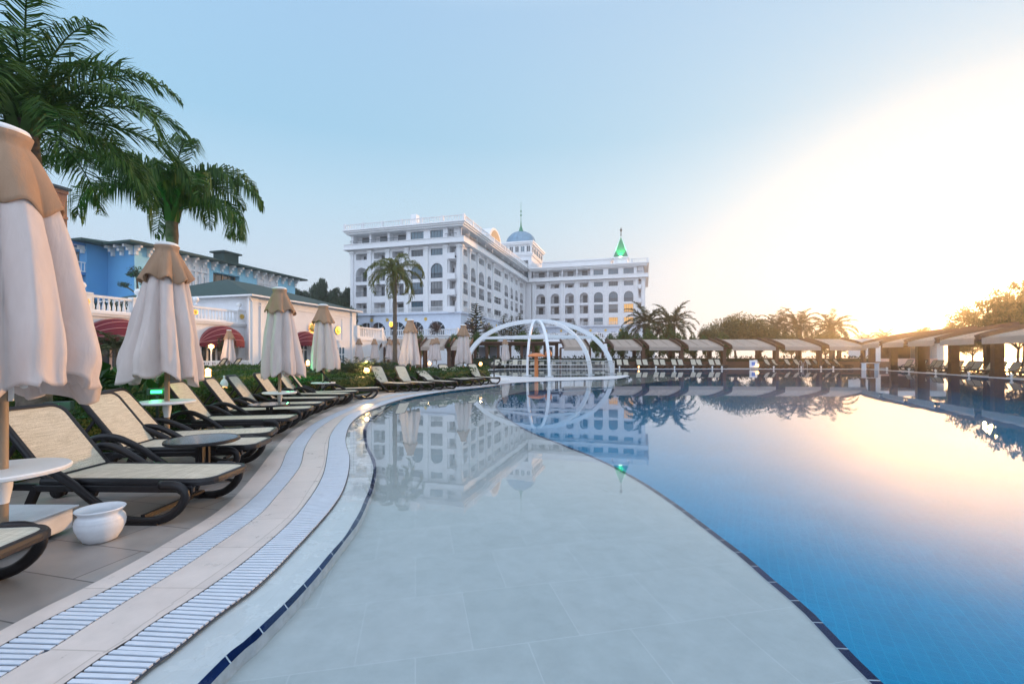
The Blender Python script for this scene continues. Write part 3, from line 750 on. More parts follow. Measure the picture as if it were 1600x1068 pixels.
# piers and balustrade sections
sec = [(o0+ru(125)-6.5, o0+ru(125)-1.5), (o0+ru(144), o0+ru(208)), (o0+ru(240)-1, o0+ru(240)+3.2), (o0+ru(314), o0+ru(371))]
pr = MB(); prev = 0.0
for a, c in sec + [(o0+RL-.0, 0)]:
    if a > prev: pr.box(prev, a, -.02, .34, HW, HW+.92); pr.box(prev-.03, a+.03, -.07, .39, HW+.921, HW+1.03)
    prev = c
pr.build('pier', M['white'], arc)
for a, c in sec:
    bl = MB(); bl.box(a, c, .02, .3, HW+.80, HW+.93); bl.box(a, c, .04, .28, HW, HW+.12)
    m_ = int((c-a)/.26); bl.smooth = True
    for k in range(m_):
        bl.lathe([(.06, .12), (.085, .2), (.075, .35), (.035, .55), (.05, .62), (.04, .68), (.06, .8)], 8, (a+(k+.5)*(c-a)/m_, .16, HW))
    bl.build('balustrade', M['trim'], arc)
def disc(parent, T_, x, z, r, y=-.03, name='sun_medallion'):
    d_ = MB(); d_.smooth = True; d_.M = T_ @ T(x, y, z) @ Matrix.Rotation(R(90), 4, 'X')
    d_.lathe([(0, .09), (r*.4, .085), (r*.6, .05), (r*.68, .06), (r*.8, .03), (r*.9, .06), (r, .0)], 20); return d_.build(name, M['gold'], parent)
disc(arc, T(), o0+ru(136), 2.75, .26)
def flower(parent, T_, x, z, r, y=-.03):
    d_ = MB(); d_.M = T_ @ T(x, y, z) @ Matrix.Rotation(R(90), 4, 'X')
    for k in range(8):
        a = k*math.pi/4; d_.lathe([(0, .04), (r*.28, .03), (r*.3, 0)], 8, (math.cos(a)*r*.6, math.sin(a)*r*.6, 0))
    d_.lathe([(0, .07), (r*.3, .05), (r*.34, 0)], 10); d_.build('flower_relief', M['gold'], parent)
for px in (133, 226, 304, 377): flower(arc, T(), o0+ru(px), HW+.5, .22, -.06)
for px in (131, 218.5, 309, 376):
    gl = MB(); gl.smooth = True; gl.lathe([(.14, 0), (.06, .08), (.05, .16), (.14, .22), (.2, .36), (.14, .5), (.04, .56), (0, .6)], 12, (o0+ru(px), .16, HW+1.03)); gl.build('pier_finial', M['trim'], arc)

# hall with the green hipped roof
HO = Vector((XA(393, 34.8), 34.8, 0)); hall_len = along(HO, UD, 554); HE = 6.1
hall = empty('restaurant_hall', HO, RW_ROT, 'white hall with a dark green hipped roof and a gold sun emblem', 'restaurant')
def hu(px): return along(HO, UD, px)
w = MB(); tr = MB()
xa = hu(474)
lp = cell(w, 0, hall_len, 0, HE, hu(461), hu(487), .05, 2.5, 0, .5)
window(hall, T(), lp, .48, M['glass'], M['trim'], nx=4, bars=(2.0,), fr=.1)
hd_ = 15
w.poly([(0,hd_,0),(0,0,0),(0,0,HE),(0,hd_,HE)]); w.poly([(hall_len,0,0),(hall_len,hd_,0),(hall_len,hd_,HE),(hall_len,0,HE)]); w.poly([(hall_len,hd_,0),(0,hd_,0),(0,hd_,HE),(hall_len,hd_,HE)])
w.build('wall', M['white'], hall)
awning(hall, T(), xa, 2.55, (hu(487)-hu(461))/2+.3, 3.6, 1.2, '')
tr.box(-.35, .5, -.12, .02, 0, HE-.1); tr.box(.8, 1.1, -.1, .02, 0, HE-.5); tr.box(hall_len-.6, hall_len+.1, -.12, .02, 0, HE-.1)
for xx0, xx1, zz0, zz1 in ((hu(408), hu(420), .5, 4.9), (hu(424), hu(440), .5, 4.9), (hu(500)+.2, hu(535), 2.9, 5.1)):
    tr.box(xx0, xx1, -.06, .015, zz0, zz0+.1); tr.box(xx0, xx1, -.06, .015, zz1, zz1+.1); tr.box(xx0, xx0+.1, -.055, .016, zz0+.1, zz1); tr.box(xx1-.1, xx1, -.055, .016, zz0+.1, zz1)
tr.box(-.2, hall_len, -.08, .02, HE-.75, HE-.65)
tr.M = T(0, 0, 0, R(90)); 
tr.M = Matrix.Identity(4)
tr.box(-.06, .015, 3.2, 8.5, 4.1, 4.2); tr.box(-.06, .015, 3.2, 8.5, 5.0, 5.1); tr.box(-.055, .016, 3.2, 3.3, 4.2, 5.0)
tr.build('wall_moulding', M['trim'], hall)
window(hall, T(), [(hu(523), .3), (hu(523), 2.3), (hu(538), 2.3), (hu(538), .3)], -.01, M['glass_blue'], M['trim'], nx=3, bars=(1.6,), fr=.1)
ro = MB(); ov = .55
c = [(-ov,-ov,HE), (hall_len+ov,-ov,HE), (hall_len+ov,hd_+ov,HE), (-ov,hd_+ov,HE)]
r0, r1 = (4.6, hd_/2, HE+2.3), (hall_len-4.6, hd_/2, HE+2.3)
ro.poly([c[0], c[1], r1, r0]); ro.poly([c[1], c[2], r1]); ro.poly([c[2], c[3], r0, r1]); ro.poly([c[3], c[0], r0]); ro.poly([c[0], c[3], c[2], c[1]])
ro.build('roof', M['roof_green'], hall)
gt = MB()
for p, q in ((c[0], c[1]), (c[3], c[0]), (c[1], c[2])): gt.bar(Vector(p)+Vector((0,0,-.06)), Vector(q)+Vector((0,0,-.06)), .14, .12)
gt.bar((-.5,-.3,HE-.1), (-.06,-.1,HE-.5), .09); gt.bar((-.06,-.16,HE-.5), (-.06,-.16,.1), .09)
gt.build('gutter', M['trim'], hall)
disc(hall, T(), hu(527), 3.95, .42, -.05)
sunf = MB(); sunf.M = T(hu(488)-.1, -.1, 3.95) @ Matrix.Rotation(R(90), 4, 'X'); sunf.smooth = True
sunf.lathe([(0, .2), (.2, .18), (.32, .08), (.36, 0)], 20)
for k in range(14):
    a = 2*math.pi*k/14; q = .14
    sunf.poly([(.3*math.cos(a-q), .3*math.sin(a-q), .04), (.68*math.cos(a+.12), .68*math.sin(a+.12), .05), (.3*math.cos(a+q), .3*math.sin(a+q), .04)])
sunf.build('sun_emblem', M['gold'], hall)
# low terrace with balustrade and stair between hall and hotel
LO = HO + UD*(hall_len+.2)
lt_l = along(LO, UD, 594)
low = empty('low_terrace', LO + XD*.3, RW_ROT, 'white low terrace with balustrade and stair between hall and hotel', 'terrace')
b = MB(); b.box(0, lt_l, 0, 8, 0, 3.35); b.box(-.05, lt_l+.1, -.1, .3, 3.1, 3.25)
st = along(LO, UD, 611)-lt_l
for k in range(12): b.box(lt_l+st*k/12, lt_l+st*(k+1)/12, 0, 2.2, 0, 3.35-.27*(k+1))
b.build('retaining_wall', M['white'], low)
balusters(low, T(), 0, lt_l, 3.35, 1.15, .3, lt_l, y=.12)
b = MB()
for k in range(13): x = lt_l+st*k/12; z = 3.35-.27*k; b.box(x-.05, x+.05, .05, .15, z, z+1.0)
b.bar((lt_l, .1, 4.45), (lt_l+st, .1, 4.45-.27*12), .16); b.build('stair_rail', M['trim'], low)

# blue hotel
BO = Vector((XA(210, 47.5), 47.5, 0)); bl_ = along(BO, UD, 461)
BZ = ZA(383, 47.5)
blue = empty('blue_hotel', BO, RW_ROT, 'light blue hotel with white brackets under a dark green roof, behind the arcade', 'hotel')
def bu(px): return along(BO, UD, px)
w = MB(); w2 = MB(); ww = MB()
big0, big1 = bu(333), bu(374.5)
seg = [(0, bu(284), 'l'), (bu(284), bu(324), 'w'), (bu(324), bu(395), 'g'), (bu(395), bu(402), 'l'), (bu(402), bu(432), 'w2'), (bu(432), bl_, 'l')]
fl3 = BZ-1.2
for a, c_, k in seg:
    if k == 'l': w.poly([(a,0,0),(c_,0,0),(c_,0,BZ),(a,0,BZ)])
    elif k in ('w', 'w2'):
        n = 4 if k == 'w' else 3
        for z0 in (1, 4.5, 8):
            for j in range(n):
                x0 = a+(c_-a)*j/n; x1 = a+(c_-a)*(j+1)/n
                lp = cell(ww, x0, x1, z0, z0+3.5, x0+.3, x1-.3, z0+.7, z0+2.9, 0, .25)
                window(blue, T(), lp, .25, M['glass'], M['trim'], nx=2, bars=(z0+2.2,))
        ww.poly([(a,0,0),(c_,0,0),(c_,0,1),(a,0,1)]); ww.poly([(a,0,11.5),(c_,0,11.5),(c_,0,BZ),(a,0,BZ)])
        for j in range(n+1): ww.box(a+(c_-a)*j/n-.12, a+(c_-a)*j/n+.12, -.15, .02, 1, BZ-.9)
        ww.box(a-.1, c_+.1, -.2, .03, 11.4, 11.6)
        ww.build('white_wall', M['white'], blue); ww = MB()
    else:
        lp = cell(w, a, c_, 0, BZ, big0, big1, ZA(458, 60)-1, ZA(421, 58)-.6, 0, .8)
        wd = window(blue, T(), lp, .8, M['glass_warm'] if 'glass_warm' in M else M['glass'], M['pole'], nx=4, bars=((lp[0][1]+lp[1][1])/2, lp[0][1]+1.0), fr=.14)
w.poly([(bl_,0,0),(bl_,12,0),(bl_,12,BZ),(bl_,0,BZ)]); w.poly([(bl_,12,0),(0,12,0),(0,12,BZ),(bl_,12,BZ)])
w.build('light_wall', M['blue_light'], blue)
# left return: plain mid blue wall then a wing with balconies (local -> along -XD is +y here)
PW = 3.9
w2.poly([(0,PW,0),(0,0,0),(0,0,BZ),(0,PW,BZ)])
w2.poly([(-1.9,PW,0),(0,PW,0),(0,PW,BZ),(-1.9,PW,BZ)])
w2.poly([(-1.9,28,0),(-1.9,PW,0),(-1.9,PW,BZ),(-1.9,28,BZ)])
w2.build('mid_wall', M['blue_mid'], blue)
dk = MB()
for j in range(4):
    y0 = PW+.1+5.6*j
    for z0 in (3.2, 6.6, 10.0):
        dk.box(-3.9, -1.91, y0, y0+3.6, z0-.3, z0); dk.box(-3.9, -1.91, y0, y0+3.6, z0+2.75, z0+3.05) if z0 > 9 else None
        if z0 < 9: dk.box(-3.9, -3.8, y0, y0+3.6, z0, z0+1); dk.box(-3.8, -1.92, y0, y0+.1, z0, z0+1)
        g_ = MB(); g_.box(-1.97, -1.905, y0+1, y0+2.8, z0+.05, z0+2.2); g_.build('balcony_door', M['glass'], blue)
dk.box(-3.9, -1.91, PW+3.7, 28, 0, 3)
dk.build('balcony', M['blue_dark'], blue)
for j in range(4):
    y0 = PW+.1+5.6*j; rl = MB(); z0 = 10.0
    for zz in (z0+.08, z0+1.0, z0+2.3): rl.box(-3.9, -3.82, y0, y0+3.6, zz-.05, zz+.05); rl.box(-3.82, -1.93, y0, y0+.08, zz-.05, zz+.05)
    for k in range(13): rl.box(-3.89, -3.84, y0+.1+3.4*k/12-.025, y0+.1+3.4*k/12+.025, z0+.1, z0+1)
    for k in range(7): rl.box(-3.8+1.8*k/6-.025, -3.8+1.8*k/6+.025, y0+.01, y0+.06, z0+.1, z0+1)
    for k in (0, 3.52): rl.box(-3.95, -3.8, y0+k, y0+k+.12, z0, z0+2.76)
    rl.build('balcony_railing', M['trim'], blue)
def bracket(bx):
    br = MB()
    for q_ in bx: br.box(*q_)
    br.build('eave_bracket', M['trim'], blue)
HB = ((BZ-.28, .9, .26), (BZ-.6, .55, .3), (BZ-1.0, .28, .38))
n = int(bl_/1.25)
for k in range(n+1):
    x = .1+(bl_-.2)*k/n
    bracket([(x-.13, x+.13, -d_, .01, z, z+h) for z, d_, h in HB])
for k in range(4):
    y = .3+PW*k/3
    bracket([(-d_, .01, y-.13, y+.13, z, z+h) for z, d_, h in HB])
for k in range(20):
    y = PW+.4+1.25*k
    bracket([(-1.9-d_, -1.89, y-.13, y+.13, z, z+h) for z, d_, h in HB])
ro = MB(); e = 1.25
ro.box(-e, bl_+e, -e, 13, BZ, BZ+.22); ro.box(-1.9-e, -e, PW-e, 29, BZ+.003, BZ+.223)
q = [(-e,-e,BZ+.221), (bl_+e,-e,BZ+.221), (bl_+e,13,BZ+.221), (-e,13,BZ+.221)]
r0, r1 = (5, 6, BZ+2.0), (bl_-5, 6, BZ+2.0)
ro.poly([q[0], q[1], r1, r0]); ro.poly([q[1], q[2], r1]); ro.poly([q[2], q[3], r0, r1]); ro.poly([q[3], q[0], r0])
q = [(-3.15,PW-e,BZ+.23), (10,PW-e,BZ+.23), (10,29,BZ+.23), (-3.15,29,BZ+.23)]; ro.poly([q[0],q[1],(4,9,BZ+1.9)]); ro.poly([q[3],q[0],(4,9,BZ+1.9),(4,24,BZ+1.9)])
xx = bu(373); ro.box(xx-1.1, xx+1.1, 1.2, 3, BZ, BZ+1.9); ro.box(xx-1.4, xx+1.4, .9, 3.3, BZ+1.9, BZ+2.1)
ro.build('roof', M['roof_green'], blue)
# orange building at the far left
OO = Vector((XA(91, 50), 50, 0)); OD = along(OO, UD, 105)
orb = empty('orange_building', OO + UD*0, ANG, 'orange building with a dark eave seen behind the nearest parasol', 'building')
b = MB(); b.box(-14, 0, 0, OD, 0, ZA(301, 50)); b.build('wall', M['orange_wall'], orb)
b = MB(); z = ZA(301, 50); b.box(-15, .8, -.9, OD, z+.35, z+.6); b.build('roof', M['dark'], orb)
b = MB(); b.box(-14.4, .3, -.4, OD-.02, z, z+.35); b.box(-14.2, .2, -.25, OD-.03, z-2.8, z-2.5); b.build('cornice', M['orange_wall'], orb)
b = MB(); b.box(-3.5, -1, -.1, 0, z-8, z-6); b.build('window', M['glass'], orb)
# ------------------------------------------------------------------ loungers
random.seed(21)
def weave_mat():
    m = bpy.data.materials.new('cream_woven_mesh'); m.use_nodes = True
    n = m.node_tree.nodes; l = m.node_tree.links; b = n['Principled BSDF']
    tc = N(n, 'ShaderNodeTexCoord')
    fac = None
    for sx in ((6, 150, 150), (150, 6, 150)):
        mp = N(n, 'ShaderNodeMapping'); mp.inputs['Scale'].default_value = sx; l.new(tc.outputs['Object'], mp.inputs[0])
        nz = N(n, 'ShaderNodeTexNoise', inp={'Scale': 1, 'Detail': 3}); l.new(mp.outputs[0], nz.inputs['Vector'])
        if fac is None: fac = nz.outputs[0]
        else:
            ad = N(n, 'ShaderNodeMath', operation='ADD'); l.new(fac, ad.inputs[0]); l.new(nz.outputs[0], ad.inputs[1]); fac = ad.outputs[0]
    mr = N(n, 'ShaderNodeMapRange', inp={1: .75, 2: 1.25}); l.new(fac, mr.inputs[0])
    mx = N(n, 'ShaderNodeMix', data_type='RGBA'); mx.inputs[6].default_value = (.5, .46, .35, 1); mx.inputs[7].default_value = (.84, .79, .66, 1)
    l.new(mr.outputs[0], mx.inputs[0]); l.new(mx.outputs[2], b.inputs['Base Color']); b.inputs['Roughness'].default_value = .8
    tr = N(n, 'ShaderNodeBsdfTranslucent'); l.new(mx.outputs[2], tr.inputs[0]); ms = N(n, 'ShaderNodeMixShader', inp={0: .25})
    l.new(b.outputs[0], ms.inputs[1]); l.new(tr.outputs[0], ms.inputs[2]); l.new(ms.outputs[0], n['Material Output'].inputs[0])
    return m
M['weave'] = weave_mat()
def rrect(x0, x1, w, r, n=6, taper=0):
    """rounded outline (x,y): the x0 end rounded"""
    p = []
    for k in range(n+1): a = R(180)+R(90)*k/n; p.append((x0+r+r*math.cos(a), -w+r+r*math.sin(a)))
    p += [(x1, -w+taper), (x1, w-taper)]
    for k in range(n+1): a = R(90)+R(90)*k/n; p.append((x0+r+r*math.cos(a), w-r+r*math.sin(a)))
    return p
def frame_panel(mb_f, mb_s, x0, x1, w, r, fw, th, M_, close_end=True, endw=None):
    """ring frame + sling inside; outline in local x,y, thickness th in z"""
    mb_f.M = M_; mb_s.M = M_
    out = rrect(x0, x1, w, r); inn = rrect(x0+fw*1.15, x1-(endw or fw), w-fw, r*.75)
    n = len(out); ids = []
    for lst, z in ((out, th*.55), (inn, th), (inn, 0), (out, 0)): ids.append([mb_f.vert((x, y, z)) for x, y in lst])
    out2 = [mb_f.vert((x + (0 if x > x0+r else 0), y*.97, th)) for x, y in rrect(x0+.012, x1, w, r)]
    ids = [ids[0], out2, ids[1], ids[2], ids[3]]
    for j in range(5):
        a, b_ = ids[j], ids[(j+1) % 5]
        for i in range(n): mb_f.face((a[i], a[(i+1) % n], b_[(i+1) % n], b_[i]))
    k = len(inn); top = [mb_s.vert((x, y, th*.85)) for x, y in inn]; mb_s.face(top)
def make_lounger(back=58, lean=0, name='sun_lounger'):
    root = empty(name, (0,0,0), 0, 'x', 'sun lounger')
    # seat
    f, s = MB(), MB(); frame_panel(f, s, 0, 1.58, .335, .17, .045, .06, T(0, 0, .325), endw=.03)
    f.M = T(); 
    for sy in (-1, 1): f.box(.15, 1.6, sy*.335-.02, sy*.335+.02, .27, .33) 
    seat = f.build('seat_frame', M['frame'], root); bevel(seat, .008)
    s.build('sling', M['weave'], seat)
    # backrest pivots at x=1.44
    f, s = MB(), MB()
    Mb = T(1.55, 0, .35) @ Matrix.Rotation(-R(back), 4, 'Y')
    # rrect is rounded at its small-x end: mirror so that the round end is the top
    Mb2 = Mb @ Matrix.Scale(-1, 4, (1, 0, 0))
    frame_panel(f, s, -.84, 0, .325, .13, .05, .05, Mb2, endw=.02)
    bk = f.build('backrest', M['frame'], root); bevel(bk, .008); s.build('sling', M['weave'], bk)
    st = MB(); c_, s_ = math.cos(R(back)), math.sin(R(back))
    for sy in (-1, 1): st.bar((1.55+.5*c_, sy*.25, .35+.5*s_-.03), (1.55+.6, sy*.25, .3), .03)
    st.bar((1.55+.5*c_, -.25, .33+.5*s_), (1.55+.5*c_, .25, .33+.5*s_), .025); st.bar((1.55+.6, -.3, .3), (1.55+.6, .3, .3), .03)
    for sy in (-1, 1): st.bar((1.3, sy*.3, .3), (2.25, sy*.3, .3), .04, .06)
    st.build('back_strut', M['frame'], root)
    # side: armrest, crossing strap and skid loop as one swept band
    path = [(2.1,.03),(2.06,.12),(2.02,.24),(1.94,.38),(1.82,.49),(1.68,.535),(1.53,.52),(1.38,.45),(1.22,.35),(1.05,.22),(.9,.12),(.78,.05),(.66,.028),(.5,.028),(.36,.06),(.25,.14),(.19,.24),(.21,.31),(.29,.345),(.42,.345)]
    for sy in (-1, 1):
        a = MB(); a.smooth = True
        pts = spline([(x, sy*.385, z) for x, z in path], step=.04)
        pf = [(.04*math.cos(t), .03*math.sin(t)) for t in [2*math.pi*k/10+.3 for k in range(10)]]
        a.sweep(pts, pf, up=(0, 1, 0)); a.smooth = False
        a.box(.42, .72, sy*.385-.035, sy*.385+.035, 0, .03)
        arm = a.build('side_frame', M['frame'], root)
    cr = MB(); cr.bar((.58, -.38, .06), (.58, .38, .06), .04); cr.build('crossbar', M['frame'], root)
    cr = MB(); cr.bar((1.25, -.38, .3), (1.25, .38, .3), .035); cr.build('crossbar', M['frame'], root)
    for sy in (-1, 1): cr = MB(); cr.bar((1.6, sy*.33, .31), (1.72, sy*.33, .03), .045, .06); cr.build('rear_leg', M['frame'], root)
    for sy in (-1, 1):
        w_ = MB(); w_.smooth = True; w_.M = T(2.1, sy*.33, .07) @ Matrix.Rotation(R(90), 4, 'X'); w_.lathe([(0, -.02), (.07, -.02), (.07, .02), (0, .02)], 16); w_.build('wheel', M['frame'], root)
    return root
# seat end pixel (at z .38) and head heading for each lounger of the left row
LOUNGE = [ # (x, y, dx, dy, back angle, label)
 ((-2.95, 2.72), (-2.0, -.25), 50, 'dark framed cream sun lounger with only its foot end showing, bottom left'),
 ((-2.70, 4.42), (-2.1, .05), 50, 'nearest whole sun lounger, behind the white pot'),
 ((-3.24, 6.0), (-2.13, -.28), 53, 'sun lounger behind the first glass topped round table'),
 ((-3.58, 6.9), (-1.85, -.6), 53, 'sun lounger left of the second parasol pole'),
 ((-4.0, 8.4), (-1.9, -.35), 55, 'sun lounger just right of the second parasol pole'),
 ((-4.33, 9.9), (-1.75, -.5), 55, 'sun lounger behind the second glass topped round table'),
 ((-4.52, 10.9), (-1.86, -.4), 55, 'sun lounger beside the white garden lantern'),
 ((-4.7, 12.2), (-1.8, -.2), 55, 'sun lounger with its backrest left of the third parasol pole'),
 ((-4.85, 13.5), (-1.7, -.1), 55, 'sun lounger right of the third parasol pole'),
 ((-4.9, 14.5), (-1.5, -.6), 55, 'sun lounger left of the fourth parasol pole'),
 ((-4.65, 16.1), (-1.5, -.8), 55, 'sun lounger right of the fourth parasol pole, in front of a low hedge'),
 ((-4.16, 18.3), (-1.65, 1.1), 57, 'first sun lounger right of the bright garden lamp'),
 ((-3.37, 18.9), (-1.65, 1.2), 57, 'sun lounger left of the fifth parasol pole'),
 ((-2.54, 19.7), (-1.6, 1.3), 32, 'sun lounger with a low backrest, right of the fifth parasol pole'),
 ((-2.0, 21.6), (-1.55, 1.3), 57, 'sun lounger midway between the fifth and sixth parasols'),
 ((-1.5, 22.2), (-1.55, 1.35), 40, 'low reclined sun lounger left of the sixth parasol pole'),
 ((-.75, 23.2), (-1.5, 1.4), 57, 'last sun lounger of the near row, at the left foot of the white arches'),
]
protoL = {}
for (x, y), (dx, dy), ba, lb in LOUNGE:
    if ba not in protoL:
        o = protoL[ba] = make_lounger(ba)
    else: o = copy_tree(protoL[ba])
    o.location = (x, y, .0); o.rotation_euler = (0, 0, math.atan2(dy, dx)); o['label'] = lb; o['group'] = 'sun loungers along the left kerb'
FL = protoL[55]
def put_lounger(x, y, rz, label, group, sc=1):
    return copy_tree(FL, loc=(x, y, .02), rz=rz, label=label, group=group)
# garden loungers behind the hedge
for px, Y, lb in ((300, 24, 'dark lounger back behind the hedge, left of the glowing hedge lamp'), (323, 24, 'dark lounger back directly behind the glowing hedge lamp'), (364, 24.5, 'first of three loungers turned away below the small parasol'), (384, 25.5, 'middle of three loungers turned away below the small parasol'), (393, 26.5, 'last of three loungers turned away below the small parasol')):
    o = put_lounger(XA(px, Y)-.6, Y+.3, R(10), lb, 'loungers on the lawn behind the hedge'); o.location.z = .3

# ------------------------------------------------------------------ parasols
def cloth_mat(name, c, c2):
    m = bpy.data.materials.new(name); m.use_nodes = True
    n = m.node_tree.nodes; l = m.node_tree.links; b = n['Principled BSDF']
    tc = N(n, 'ShaderNodeTexCoord')
    mp = N(n, 'ShaderNodeMapping'); mp.inputs['Scale'].default_value = (1, 1, .35); l.new(tc.outputs['Object'], mp.inputs[0])
    nz = N(n, 'ShaderNodeTexNoise', inp={'Scale': 5, 'Detail': 6, 'Roughness': .6}); l.new(mp.outputs[0], nz.inputs['Vector'])
    mr = N(n, 'ShaderNodeMapRange', inp={1: .3, 2: .75}); l.new(nz.outputs[0], mr.inputs[0])
    mx = N(n, 'ShaderNodeMix', data_type='RGBA'); mx.inputs[6].default_value = (*c, 1); mx.inputs[7].default_value = (*c2, 1)
    l.new(mr.outputs[0], mx.inputs[0]); l.new(mx.outputs[2], b.inputs['Base Color'])
    b.inputs['Roughness'].default_value = .85; b.inputs['Specular IOR Level'].default_value = .2
    n2 = N(n, 'ShaderNodeTexNoise', inp={'Scale': 9, 'Detail': 5, 'Distortion': .6}); l.new(mp.outputs[0], n2.inputs['Vector'])
    bp = N(n, 'ShaderNodeBump', inp={'Strength': .5, 'Distance': .03}); l.new(n2.outputs[0], bp.inputs['Height'])
    n3 = N(n, 'ShaderNodeTexNoise', inp={'Scale': 400, 'Detail': 1}); l.new(tc.outputs['Object'], n3.inputs['Vector'])
    b2 = N(n, 'ShaderNodeBump', inp={'Strength': .12, 'Distance': .002}); l.new(n3.outputs[0], b2.inputs['Height']); l.new(bp.outputs[0], b2.inputs['Normal']); l.new(b2.outputs[0], b.inputs['Normal'])
    tr = N(n, 'ShaderNodeBsdfTranslucent'); l.new(mx.outputs[2], tr.inputs[0]); ms = N(n, 'ShaderNodeMixShader', inp={0: .2})
    l.new(b.outputs[0], ms.inputs[1]); l.new(tr.outputs[0], ms.inputs[2]); l.new(ms.outputs[0], n['Material Output'].inputs[0])
    return m
M['cloth'] = cloth_mat('cream_parasol_canvas', (.66, .57, .54), (.77, .68, .65))
M['cap'] = cloth_mat('tan_parasol_canvas', (.4, .26, .17), (.48, .32, .22))
def smoothstep(a, b_, x): t = max(0, min(1, (x-a)/(b_-a))); return t*t*(3-2*t)
def fold(a, seed, sharp, amp, k=8):
    """folded fabric radius factor: rounded outer lobes, pinched valleys of differing depth"""
    ph = k*a/2 + .35*math.sin(a+seed) + .2*math.sin(3*a+seed*2)
    v = abs(math.cos(ph)) ** sharp
    return 1 - amp*(1-v)
def make_parasol(seed, tray=.62, top=3.15, hem=1.12, seg=160, tray_on=True, rb=.66, flare=.075):
    root = empty('closed_parasol', (0,0,0), 0, 'x', 'parasol')
    rnd = random.Random(seed); sd_ = rnd.uniform(0, 6)
    H = top - hem; zc_ = top - .36
    mb = MB(); mb.smooth = True; rings = 46
    lob = [rnd.uniform(-.05, .06) for _ in range(8)]
    def cr_(a, t):
        Rr = .12 + (rb-.12)*(t**.72)*(1-.08*smoothstep(.85, 1, t))
        fa = fold(a + .12*math.sin(t*2.2+sd_), sd_, .8, .08+.25*smoothstep(0, .45, t))
        fa *= 1 + .05*math.sin(16*a+sd_)*smoothstep(.3, 1, t) + .035*math.sin(5*a+t*7+sd_)*t
        fa *= 1 - .07*abs(math.sin(8*a+.6*math.sin(2*a+sd_)+t))**.7*smoothstep(.1, .6, t)
        wob = noise.noise(Vector((math.cos(a)*1.6, math.sin(a)*1.6, t*3+sd_)))*.12*t + noise.noise(Vector((math.cos(a)*5, math.sin(a)*5, t*5+sd_)))*.035*t
        return Rr*fa*(1+wob)*(1+.16*math.cos(a-sd_)*t)
    rows = []
    for i in range(rings+1):
        t = i/rings                                   # 0 top .. 1 hem
        row = []
        for k in range(seg):
            a = 2*math.pi*k/seg; r = cr_(a, t)
            z = top - .12 - H*t + .02
            lb = lob[int(((8*a/2 + .35*math.sin(a+sd_)+.2*math.sin(3*a+sd_*2))/math.pi) % 8)]
            if t > .7: z += (t-.7)/.3*(lb + .05*math.cos(8*a+sd_*3)+.06*math.sin(2*a+sd_))
            row.append(mb.vert((r*math.cos(a), r*math.sin(a), z)))
        rows.append(row)
    # hem tucked inwards
    row = []
    for k in range(seg):
        x, y, z = mb.v[rows[-1][k]]; row.append(mb.vert((x*.9, y*.9, z+.015)))
    rows.append(row)
    row = []
    for k in range(seg):
        x, y, z = mb.v[rows[-1][k]]; row.append(mb.vert((x*.75, y*.75, z+.3)))
    rows.append(row)
    for i in range(len(rows)-1):
        for k in range(seg): mb.face((rows[i][k], rows[i][(k+1) % seg], rows[i+1][(k+1) % seg], rows[i+1][k]))
    can = mb.build('canopy', M['cloth'], root)
    cp = MB(); cp.smooth = True; rows = []; n = 14
    for i in range(n+1):
        t = i/n; row = []
        for k in range(seg):
            a = 2*math.pi*k/seg
            z = top - .02 - .56*t
            r = max(.15*(1-t), cr_(a, max(0, (top-.1-z)/H))) + .02 + flare*t*t*(1+.5*math.sin(8*a+sd_)) 
            z += t*t*(.04*math.cos(8*a+.7*math.sin(a+sd_)) + .03*math.sin(3*a))
            row.append(cp.vert((r*math.cos(a), r*math.sin(a), z)))
        rows.append(row)
    for i in range(n):
        for k in range(seg): cp.face((rows[i][k], rows[i][(k+1) % seg], rows[i+1][(k+1) % seg], rows[i+1][k]))
    co = cp.build('top_flap', M['cap'], root); so_ = co.modifiers.new('t', 'SOLIDIFY'); so_.thickness = .012; so_.offset = 1
    d_ = MB(); d_.smooth = True; d_.lathe([(0, top+.045), (.1, top+.04), (.15, top+.02), (.158, top-.0), (.155, top-.03), (0, top-.03)], 24); d_.build('top_cap', M['white_paint'], root)
    p = MB(); p.smooth = True; p.lathe([(.036, 0), (.036, top-.1)], 16); p.build('pole', M['pole'], root)
    h = MB(); h.lathe([(.036, hem+.12), (.055, hem+.13), (.055, hem+.3), (.036, hem+.32)], 12); h.bar((.05, 0, hem-.04), (.11, .0, hem-.04), .02); h.lathe([(.0, -.03), (.022, -.02), (.022, .02), (0, .03)], 8, (.12, 0, hem-.04)); h.bar((.05,0,hem+.2),(.05,0,hem-.16),.025)
    h.build('crank_collar', M['white_paint'], root)
    if tray_on:
        t_ = MB(); t_.smooth = False; t_.lathe([(.036, tray-.02), (.36, tray-.02), (.385, tray-.01), (.39, tray+.01), (.38, tray+.022), (.036, tray+.022)], 48); tr_ = t_.build('tray', M['white_paint'], root); 
        t_ = MB(); t_.smooth = True; t_.lathe([(.06, tray-.02), (.058, tray-.12), (.045, tray-.2), (.04, tray-.24)], 16); t_.build('tray_sleeve', M['white_paint'], tr_)
    return root
PAR = [ # px, Y, top px y, tray z, rot, label
 (3, 3.45, 206, .62, .5, 'nearest closed cream parasol with a tan top flap, cut by the left edge'),
 (261, 7.3, 383, .75, 2.2, 'second closed cream parasol, between the two leaning palm fronds and the arcade'),
 (437, 11.2, 451, .58, 1.1, 'third closed cream parasol, in front of the corner of the green roofed hall'),
 (505, 15.2, 477, .58, 3.9, 'fourth closed cream parasol, in front of the gold sun emblem'),
 (641, 21.3, 500, .58, .2, 'fifth closed cream parasol, right of the tall palm trunk'),
 (724, 24.8, 508, .58, 5.2, 'sixth closed cream parasol, left of the white arches')]
parasols = []
